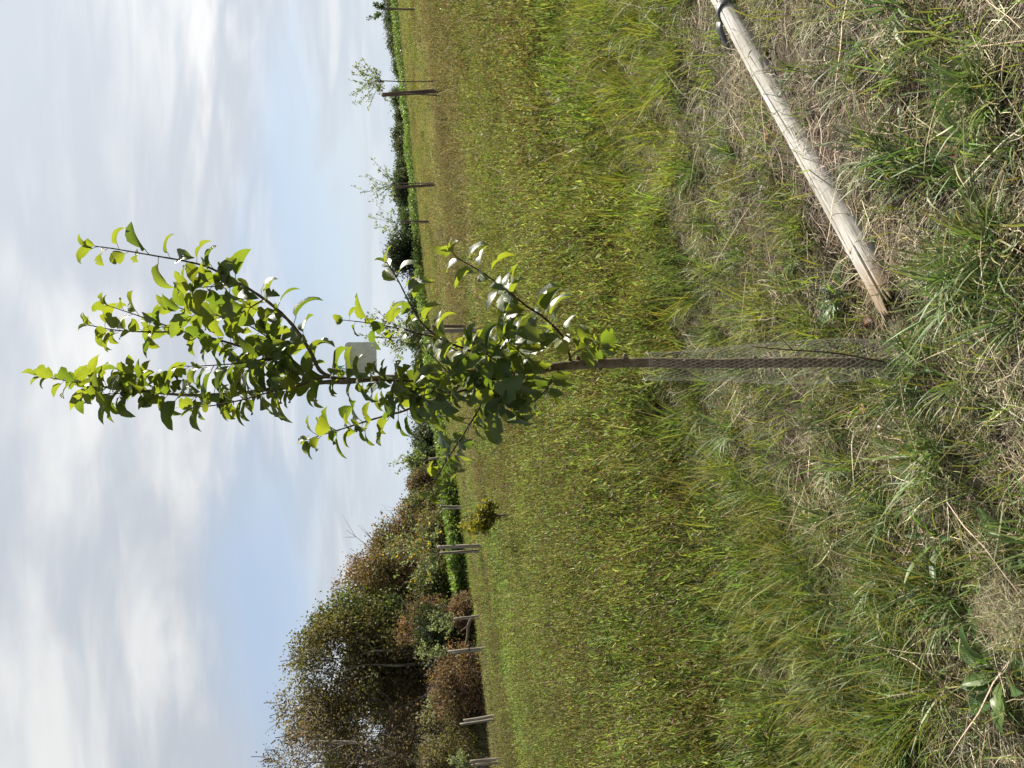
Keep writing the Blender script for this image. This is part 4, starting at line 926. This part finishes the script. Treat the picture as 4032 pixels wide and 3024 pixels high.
# ------------------------------------------------------------------ wire guard round the trunk
gb = wp(D8(1925, 785)); gt = wp(D8(1395, 783)); gh = 0.0
gx0 = TB.x; W_ = Tubes(); ncell = 28; ch = 0.0155
zlo = float(terrain(TB.x, TB.y)) - 0.01; zhi = gt.z; nrow = int((zhi - zlo) / ch)
def gpt(j, z):
    f = (z - zlo) / (zhi - zlo); ax0 = TB.lerp(gt, f); a = 2 * math.pi * j / ncell
    rr = 0.054 * (1 + 0.10 * math.sin(2 * a + f * 3) + 0.05 * math.sin(f * 11 + a)) + 0.012 * math.sin(f * 5)
    return Vector((ax0.x + 0.010 * math.sin(f * 4 + 1) + math.cos(a) * rr, ax0.y + math.sin(a) * rr, z))
WR = 0.00031
for i in range(nrow):
    z = zlo + i * ch
    for j in range(ncell):
        o_ = 0.5 * (i % 2); a0 = gpt(j + o_, z); a1 = gpt(j + o_, z + ch * 0.5)
        W_.tube([a0, a1], WR * 1.35, 3, False)
        W_.tube([a1, gpt(j + o_ + 0.5, z + ch)], WR, 3, False); W_.tube([a1, gpt(j + o_ - 0.5, z + ch)], WR, 3, False)
W_.tube([gpt(j, zhi) for j in np.linspace(0, ncell, 57)], WR * 1.6, 4)
gd = mesh_obj('wire_guard', W_.mesh('wire_guard', MAT['wire'], origin=TB)); gd.location = TB
tag(gd, 'loose tube of grey chicken wire round the apple trunk', 'wire guard')
# dry stem caught beside the trunk
st = [at_y(2960, 1365, Y0 - 0.07), at_y(3120, 1378, Y0 - 0.08), at_y(3300, 1392, Y0 - 0.09), at_y(3480, 1425, Y0 - 0.10)]
T = Tubes(); T.tube(catmull(st, 4), list(np.linspace(0.0016, 0.0032, 13)), 6); T.tube([st[1], st[1] + Vector((0.05, -0.01, 0.05))], [0.0016, 0.001], 5)
o = mesh_obj('dead_stem', T.mesh('dead_stem', MAT['twigbark'], origin=st[-1])); o.location = st[-1]
tag(o, 'thin dead dark stem leaning beside the wired apple trunk', 'twig')

# ------------------------------------------------------------------ white plastic tag with green twine
tcorn = [(1357, 1347), (1482, 1347), (1484, 1471), (1362, 1472)]
dT = -0.035
c4 = [at_y(*p, Y0 + dT) for p in tcorn]
ctr = sum(c4, Vector()) / 4; ex = ((c4[1] + c4[2]) - (c4[0] + c4[3])).normalized(); ey = ((c4[0] + c4[1]) - (c4[3] + c4[2])).normalized(); ey = (ey - ex * ey.dot(ex)).normalized(); ez = ex.cross(ey)
hw = ((c4[1] + c4[2]) / 2 - (c4[0] + c4[3]) / 2).length / 2; hh = ((c4[0] + c4[1]) / 2 - (c4[3] + c4[2]) / 2).length / 2
def tag_mat():
    m, t, out = new_mat('white_tag_plastic')
    o = t.nodes.new('ShaderNodeTexCoord').outputs['Object']
    s = t.nodes.new('ShaderNodeSeparateXYZ'); t.links.new(o, s.inputs[0])
    n1 = noise(t, o, 60, 4, 0.6); n2 = noise(t, mapping(t, o, rot=(0, 0, 0.8), scale=(1, 6, 1)), 28, 5, 0.6)
    col = ramp(t, M(t, 'ADD', M(t, 'MULTIPLY', n1, 0.5), M(t, 'MULTIPLY', n2, 0.5)), [(0.34, (0.55, 0.56, 0.50)), (0.5, (0.74, 0.76, 0.72)), (0.7, (0.80, 0.82, 0.79))])
    # thin darker line running across the card and a second one by the corner
    l1 = M(t, 'ABSOLUTE', M(t, 'ADD', M(t, 'SUBTRACT', s.outputs[1], M(t, 'MULTIPLY', s.outputs[0], 0.86)), M(t, 'MULTIPLY', M(t, 'SUBTRACT', n2, 0.5), 0.012)))
    l2 = M(t, 'ABSOLUTE', M(t, 'ADD', M(t, 'SUBTRACT', M(t, 'SUBTRACT', s.outputs[1], M(t, 'MULTIPLY', s.outputs[0], 0.62)), -0.004), M(t, 'MULTIPLY', M(t, 'SUBTRACT', n1, 0.5), 0.016)))
    k = M(t, 'MULTIPLY', M(t, 'SUBTRACT', 1.0, M(t, 'MULTIPLY', M(t, 'MINIMUM', l1, l2), 700.0, clamp=True), clamp=True), 0.5)
    col = mixc(t, k, col, (0.36, 0.34, 0.24))
    p = principled(t, None, col, 0.4, 0.4)
    tr = t.nodes.new('ShaderNodeBsdfTranslucent'); t.links.new(mixc(t, 1.0, col, (0.75, 0.78, 0.74), 'MULTIPLY'), tr.inputs[0])
    mx = t.nodes.new('ShaderNodeMixShader'); mx.inputs[0].default_value = 0.2
    t.links.new(p.outputs[0], mx.inputs[1]); t.links.new(tr.outputs[0], mx.inputs[2]); t.links.new(mx.outputs[0], out.inputs[0])
    return m
bm = bmesh.new(); rc = 0.011; outer = []
for cx_, cy_, a0 in ((hw - rc, hh - rc, 0), (-hw + rc, hh - rc, 90), (-hw + rc, -hh + rc, 180), (hw - rc, -hh + rc, 270)):
    for k in range(7):
        a = math.radians(a0 + 15 * k); outer.append(bm.verts.new((cx_ + rc * math.cos(a), cy_ + rc * math.sin(a), 0)))
hc = (hw - 0.012, hh - 0.010); hole = [bm.verts.new((hc[0] + 0.0032 * math.cos(a), hc[1] + 0.0032 * math.sin(a), 0)) for a in np.linspace(0, 2 * math.pi, 13)[:-1]]
eo = [bm.edges.new((outer[i], outer[(i + 1) % len(outer)])) for i in range(len(outer))]; eh = [bm.edges.new((hole[i], hole[(i + 1) % 12])) for i in range(12)]
bmesh.ops.triangle_fill(bm, edges=eo + eh, use_beauty=True)
ext = bmesh.ops.extrude_face_region(bm, geom=bm.faces[:]); bmesh.ops.translate(bm, vec=(0, 0, 0.0012), verts=[g for g in ext['geom'] if isinstance(g, bmesh.types.BMVert)])
bmesh.ops.recalc_face_normals(bm, faces=bm.faces[:])
me = bpy.data.meshes.new('plastic_tag'); bm.to_mesh(me); bm.free(); me.materials.append(tag_mat())
tg = mesh_obj('plastic_tag', me)
tg.matrix_world = Matrix(((ex.x, ey.x, ez.x, ctr.x), (ex.y, ey.y, ez.y, ctr.y), (ex.z, ey.z, ez.z, ctr.z), (0, 0, 0, 1))) @ Matrix.Rotation(math.radians(7), 4, 'X')
tag(tg, 'square white plastic tag with a corner hole tied to the apple stem', 'tag')
T = Tubes(); inv = tg.matrix_world.inverted()
kn = at_y(1345, 1465, Y0 - 0.03); loops = [kn]
for k in range(46):
    a = k * 0.9; loops.append(kn + Vector((0.022 * math.cos(a) * rl.uniform(.4, 1), 0.02 * math.sin(a), rl.uniform(-0.014, 0.020))))
loops += [at_y(1330, 1450, Y0 - .03), at_y(1312, 1440, Y0 - .03), at_y(1326, 1434, Y0 - .03), at_y(1336, 1449, Y0 - .03), at_y(1364, 1466, Y0 - .035)]
T.tube(catmull(loops, 3), 0.0008, 5); T.tube([kn, at_y(1322, 1462, Y0 - .03), at_y(1303, 1462, Y0 - .03)], 0.0008, 5)
tw = T.mesh('twine', MAT['twine']); tw.transform(inv); o = mesh_obj('twine', tw, tg); o['label'] = 'tangled green twine'

# ------------------------------------------------------------------ the fallen stake
sd = (S1 - S0); SL = sd.length + 1.0; sd.normalize()
sx = sd.cross(Vector((0, 0, 1))).normalized(); sy = sx.cross(sd).normalized()     # sy: up side of the pole
# orient the frame so local X/Y span the cross-section, Z the axis from the broken end
stk = empty('fallen_stake', S0); stk.matrix_world = Matrix(((sx.x, sy.x, sd.x, S0.x), (sx.y, sy.y, sd.y, S0.y), (sx.z, sy.z, sd.z, S0.z), (0, 0, 0, 1)))
tag(stk, 'weathered silver grey wooden stake lying broken off in the grass', 'stake')
SR = 0.0455
def sprof(a, z):
    r = SR * (1 - 0.02 * z) * (1 + 0.018 * math.sin(3 * a + z * 2) + 0.012 * math.sin(z * 9 + a))
    for a0, z0, z1, w, dp, wob in ((1.75, 0.10, 1.05, 0.040, 0.012, 0.16), (1.35, 0.75, 1.95, 0.038, 0.010, 0.18), (2.25, -0.1, 0.42, 0.06, 0.016, 0.06), (1.05, -0.1, 0.30, 0.06, 0.012, 0.05), (2.1, 0.95, 2.2, 0.045, 0.011, 0.1), (2.6, 0.3, 0.9, 0.05, 0.010, 0.08)):
        if z0 < z < z1:
            aa = a0 + wob * math.sin(z * 5 + a0) ; e = min((z - z0), (z1 - z)) / 0.12
            r -= dp * min(1, e) * math.exp(-((a - aa) / w) ** 2)
    return r
NS, NZ = 168, 110
sv, sf = [], []
for i in range(NZ + 1):
    z = SL * (i / NZ) ** 1.15
    for k in range(NS):
        a = 2 * math.pi * k / NS; r = sprof(a, z); zz = z
        if i < 3:                                                   # splintered end
            j = 0.030 * math.sin(a * 2 + 0.6) + 0.016 * math.sin(a * 7 + 1) + 0.012 * math.sin(a * 17)
            zz = z + (j - 0.01) * (1 - i / 3); r *= (0.93, 0.985, 1.0)[i]
        sv.append((r * math.cos(a), r * math.sin(a), zz))
for i in range(NZ):
    for k in range(NS):
        a = i * NS + k; b = i * NS + (k + 1) % NS; sf.append((a, b, b + NS, a + NS))
sf.append(tuple(NZ * NS + k for k in range(NS)))
me = bpy.data.meshes.new('shaft'); me.from_pydata(sv, [], sf); me.polygons.foreach_set('use_smooth', [True] * len(me.polygons)); me.materials.append(MAT['stake']); me.update()
mesh_obj('shaft', me, stk)
bm = bmesh.new(); rs_ = random.Random(9)                             # torn fibres of the broken face
cv = [bm.verts.new((x_ * 0.92, y_ * 0.92, z_)) for x_, y_, z_ in sv[:NS]]
for ring_i, q in enumerate((0.7, 0.42, 0.16)):
    nv = [bm.verts.new((sv[k][0] * q, sv[k][1] * q, 0.012 + 0.028 * rs_.random() + 0.01 * ring_i)) for k in range(NS)]
    for k in range(NS): bm.faces.new((cv[k], cv[(k + 1) % NS], nv[(k + 1) % NS], nv[k]))
    cv = nv
bm.faces.new(cv)
me = bpy.data.meshes.new('broken_face'); bm.to_mesh(me); bm.free(); me.materials.append(MAT['fresh']); mesh_obj('broken_face', me, stk)
T = Tubes()
def splinter(a, L, w):
    b = Vector((SR * 0.85 * math.cos(a), SR * 0.85 * math.sin(a), 0.06)); T.tube([b, b + Vector((0, 0, -0.06 - L * 0.5)), b + Vector((rs_.gauss(0, .003), rs_.gauss(0, .003), -0.06 - L))], [w, w * 0.8, w * 0.15], 5)
for _ in range(16): splinter(rs_.uniform(0.4, 3.6), rs_.uniform(0.01, 0.05), rs_.uniform(0.002, 0.005))
sp_o = mesh_obj('splinters', T.mesh('splinters', MAT['fresh']), stk); sp_o['kind'] = 'stuff'
def knot(a, z, s):
    r = sprof(a, z); bm = bmesh.new(); bmesh.ops.create_uvsphere(bm, u_segments=14, v_segments=8, radius=1)
    M4 = Matrix.Translation((r * math.cos(a) * 0.985, r * math.sin(a) * 0.985, z)) @ Matrix.Rotation(a, 4, 'Z') @ Matrix.Diagonal((0.0035, s * 0.6, s, 1))
    bmesh.ops.transform(bm, matrix=M4, verts=bm.verts); me = bpy.data.meshes.new('knot'); bm.to_mesh(me); bm.free(); me.polygons.foreach_set('use_smooth', [True] * len(me.polygons)); me.materials.append(MAT['knot']); mesh_obj('knot', me, stk)
for a, z, s in ((1.7, 0.24, 0.011), (2.2, 0.20, 0.013), (2.35, 0.60, 0.016), (2.5, 1.02, 0.011), (1.5, 1.32, 0.011), (1.9, 1.55, 0.010)): knot(a, z, s)
# black strap round the far part of the pole, with a loose tail
def stake_px_z(ix, iy):                                             # where along the pole a photo pixel falls
    d = ray(ix, iy).normalized(); n = d.cross(sd).normalized(); w = (EYE - S0); m_ = sd.cross(n); m_ = sd - d * sd.dot(d); return w.dot(m_) / sd.dot(m_)
zst = stake_px_z(2862, 50)
T = Tubes(); band = []; wv = []
for k in range(33):
    a = 2 * math.pi * k / 32; r = SR * 1.06; band.append(Vector((r * math.cos(a), r * math.sin(a), zst + 0.016 * math.sin(a + 0.6)))); wv.append(Vector((0, 0, 0.022)))
T.ribbon(band, wv, 0.004)
tl = [Vector((-SR * 1.0, 0.030, zst - 0.004)), Vector((-SR * 1.35, 0.034, zst - 0.03)), Vector((-SR * 2.0, 0.016, zst - 0.055)), Vector((-SR * 2.6, -0.005, zst - 0.075)), Vector((-SR * 3.2, -0.028, zst - 0.10))]
tl = catmull(tl, 4); T.ribbon(tl, [Vector((-0.015, 0.005, 0.017)) * (1 - 0.45 * i / len(tl)) for i in range(len(tl))], 0.004)
so = mesh_obj('tie_strap', T.mesh('tie_strap', MAT['rubber']), stk); so['label'] = 'black rubber tie with a loose tail'

# ------------------------------------------------------------------ broad-leaved weeds and fallen leaves
WL = [leaf_mesh('leaf', MAT['weed'], q, 0.25, c_, 0.15, 0.12, 90 + i, 0.3) for i, (q, c_) in enumerate(((0.42, 0.9), (0.36, 1.2), (0.46, 0.6)))]
WN = [leaf_mesh('leaf', MAT['weed'], q, 0.3, c_, 0.2, 0.05, 95 + i, 0.15) for i, (q, c_) in enumerate(((0.17, 0.8), (0.14, 1.2), (0.20, 0.5)))]
def rosette(name, label, cat, px, n, L, meshes, up=(0.5, 1.2), seed=0, dist=None):
    r = random.Random(seed + 77); g = ground(*px); g.z = float(terrain(g.x, g.y)); root = empty(name, g); tag(root, label, cat)
    for i in range(n):
        a = i * 2.4 + r.gauss(0, .3); el = r.uniform(*up); ax_ = Vector((math.cos(a) * math.cos(el), math.sin(a) * math.cos(el), math.sin(el)))
        nn = Vector((0, 0, 1)) + Vector((r.gauss(0, .2), r.gauss(0, .2), 0)) - Vector((math.cos(a), math.sin(a), 0)) * 0.3; nn = (nn - ax_ * nn.dot(ax_)).normalized()
        o = link(bpy.data.objects.new('leaf', r.choice(meshes)), root); o.matrix_local = leaf_matrix(L * r.uniform(0.65, 1.15), Vector((math.cos(a), math.sin(a), 0)) * 0.008, ax_, nn)
rosette('dock_plant', 'large dock plant with broad dark green leaves in the dry grass', 'plant', (3985, 2655), 13, 0.145, WL, (0.35, 1.25), 1)
rosette('dock_plant', 'small broad leaved dock seedling near the dead grass mound', 'plant', (4000, 2150), 5, 0.10, WL, (0.2, 0.9), 2)
rosette('plantain_plant', 'upright tuft of ribbed plantain leaves beyond the dock', 'plant', (3700, 2115), 13, 0.15, WN, (0.5, 1.3), 3)
rosette('plantain_plant', 'dark leafy weed clump right beside the broken stake end', 'plant', (3310, 1165), 18, 0.105, WN + WL[:1], (0.2, 1.2), 4)
rosette('plantain_plant', 'small star shaped weed in the dry grass above the stake end', 'plant', (3125, 1010), 9, 0.10, WN, (0.15, 0.8), 5)
rosette('plantain_plant', 'green weed tuft between trunk and broken stake', 'plant', (3130, 1275), 11, 0.085, WN, (0.3, 1.2), 6)
rosette('plantain_plant', 'weed with narrow leaves pressed against the middle of the stake', 'plant', (3420, 925), 8, 0.105, WN, (0.3, 1.1), 7)
rosette('creeping_weed', 'little round leaved weed climbing onto the stake', 'plant', (3105, 335), 7, 0.05, WL, (0.2, 1.0), 8)
rosette('plantain_plant', 'leafy weed growing at the foot of the apple trunk', 'plant', (3640, 1440), 12, 0.13, WN, (0.3, 1.2), 9)
rosette('creeping_weed', 'pale green seedling lying behind the wired trunk', 'plant', (3345, 1525), 4, 0.05, WL, (0.1, 0.5), 10)
rosette('plantain_plant', 'sparse weed in the dry grass below the middle of the stake', 'plant', (3540, 385), 9, 0.085, WN, (0.2, 1.0), 11)
FL = [leaf_mesh('fallen_leaf', MAT['fallen'], 0.5, 0.5, 1.6, 0.5, 0.3, 120 + i) for i in range(3)] + [leaf_mesh('fallen_leaf', MAT['fallenpale'], 0.5, 0.4, 1.2, 0.5, 0.3, 130 + i) for i in range(2)]
def fallen(label, px, mi, L, seed):
    r = random.Random(seed); g = ground(*px, 0.03); o = link(bpy.data.objects.new('fallen_leaf', FL[mi])); a = r.uniform(0, 6.28)
    ax_ = Vector((math.cos(a), math.sin(a), r.uniform(-0.1, 0.4))).normalized(); nn = Vector((r.gauss(0, .4), -0.4, 1)); nn = (nn - ax_ * nn.dot(ax_)).normalized()
    o.matrix_world = leaf_matrix(L, g, ax_, nn); tag(o, label, 'leaf')
fallen('dark red brown fallen leaf in the thatch left of the trunk foot', (3492, 1700), 0, 0.075, 1)
fallen('pale tan fallen leaf above the red brown one', (3402, 1645), 3, 0.055, 2)
fallen('small orange brown leaf among grass midway up the meadow edge', (3200, 1568), 1, 0.045, 3)
fallen('pinkish fallen leaf on the grass far left of the trunk', (2885, 1822), 4, 0.065, 4)
fallen('rust coloured leaf in the thatch below the stake', (3718, 570), 2, 0.05, 5)
fallen('light brown curled leaf beside the upright plantain tuft', (3232, 2104), 3, 0.075, 6)
fallen('rust brown leaf near the broken stake end', (3735, 1268), 2, 0.06, 7)
fallen('brown leaf lying in the hollow beside the broken stake', (3450, 1265), 0, 0.075, 8)
fallen('pale pink leaf behind the stake in the grass', (3018, 505), 4, 0.04, 9)
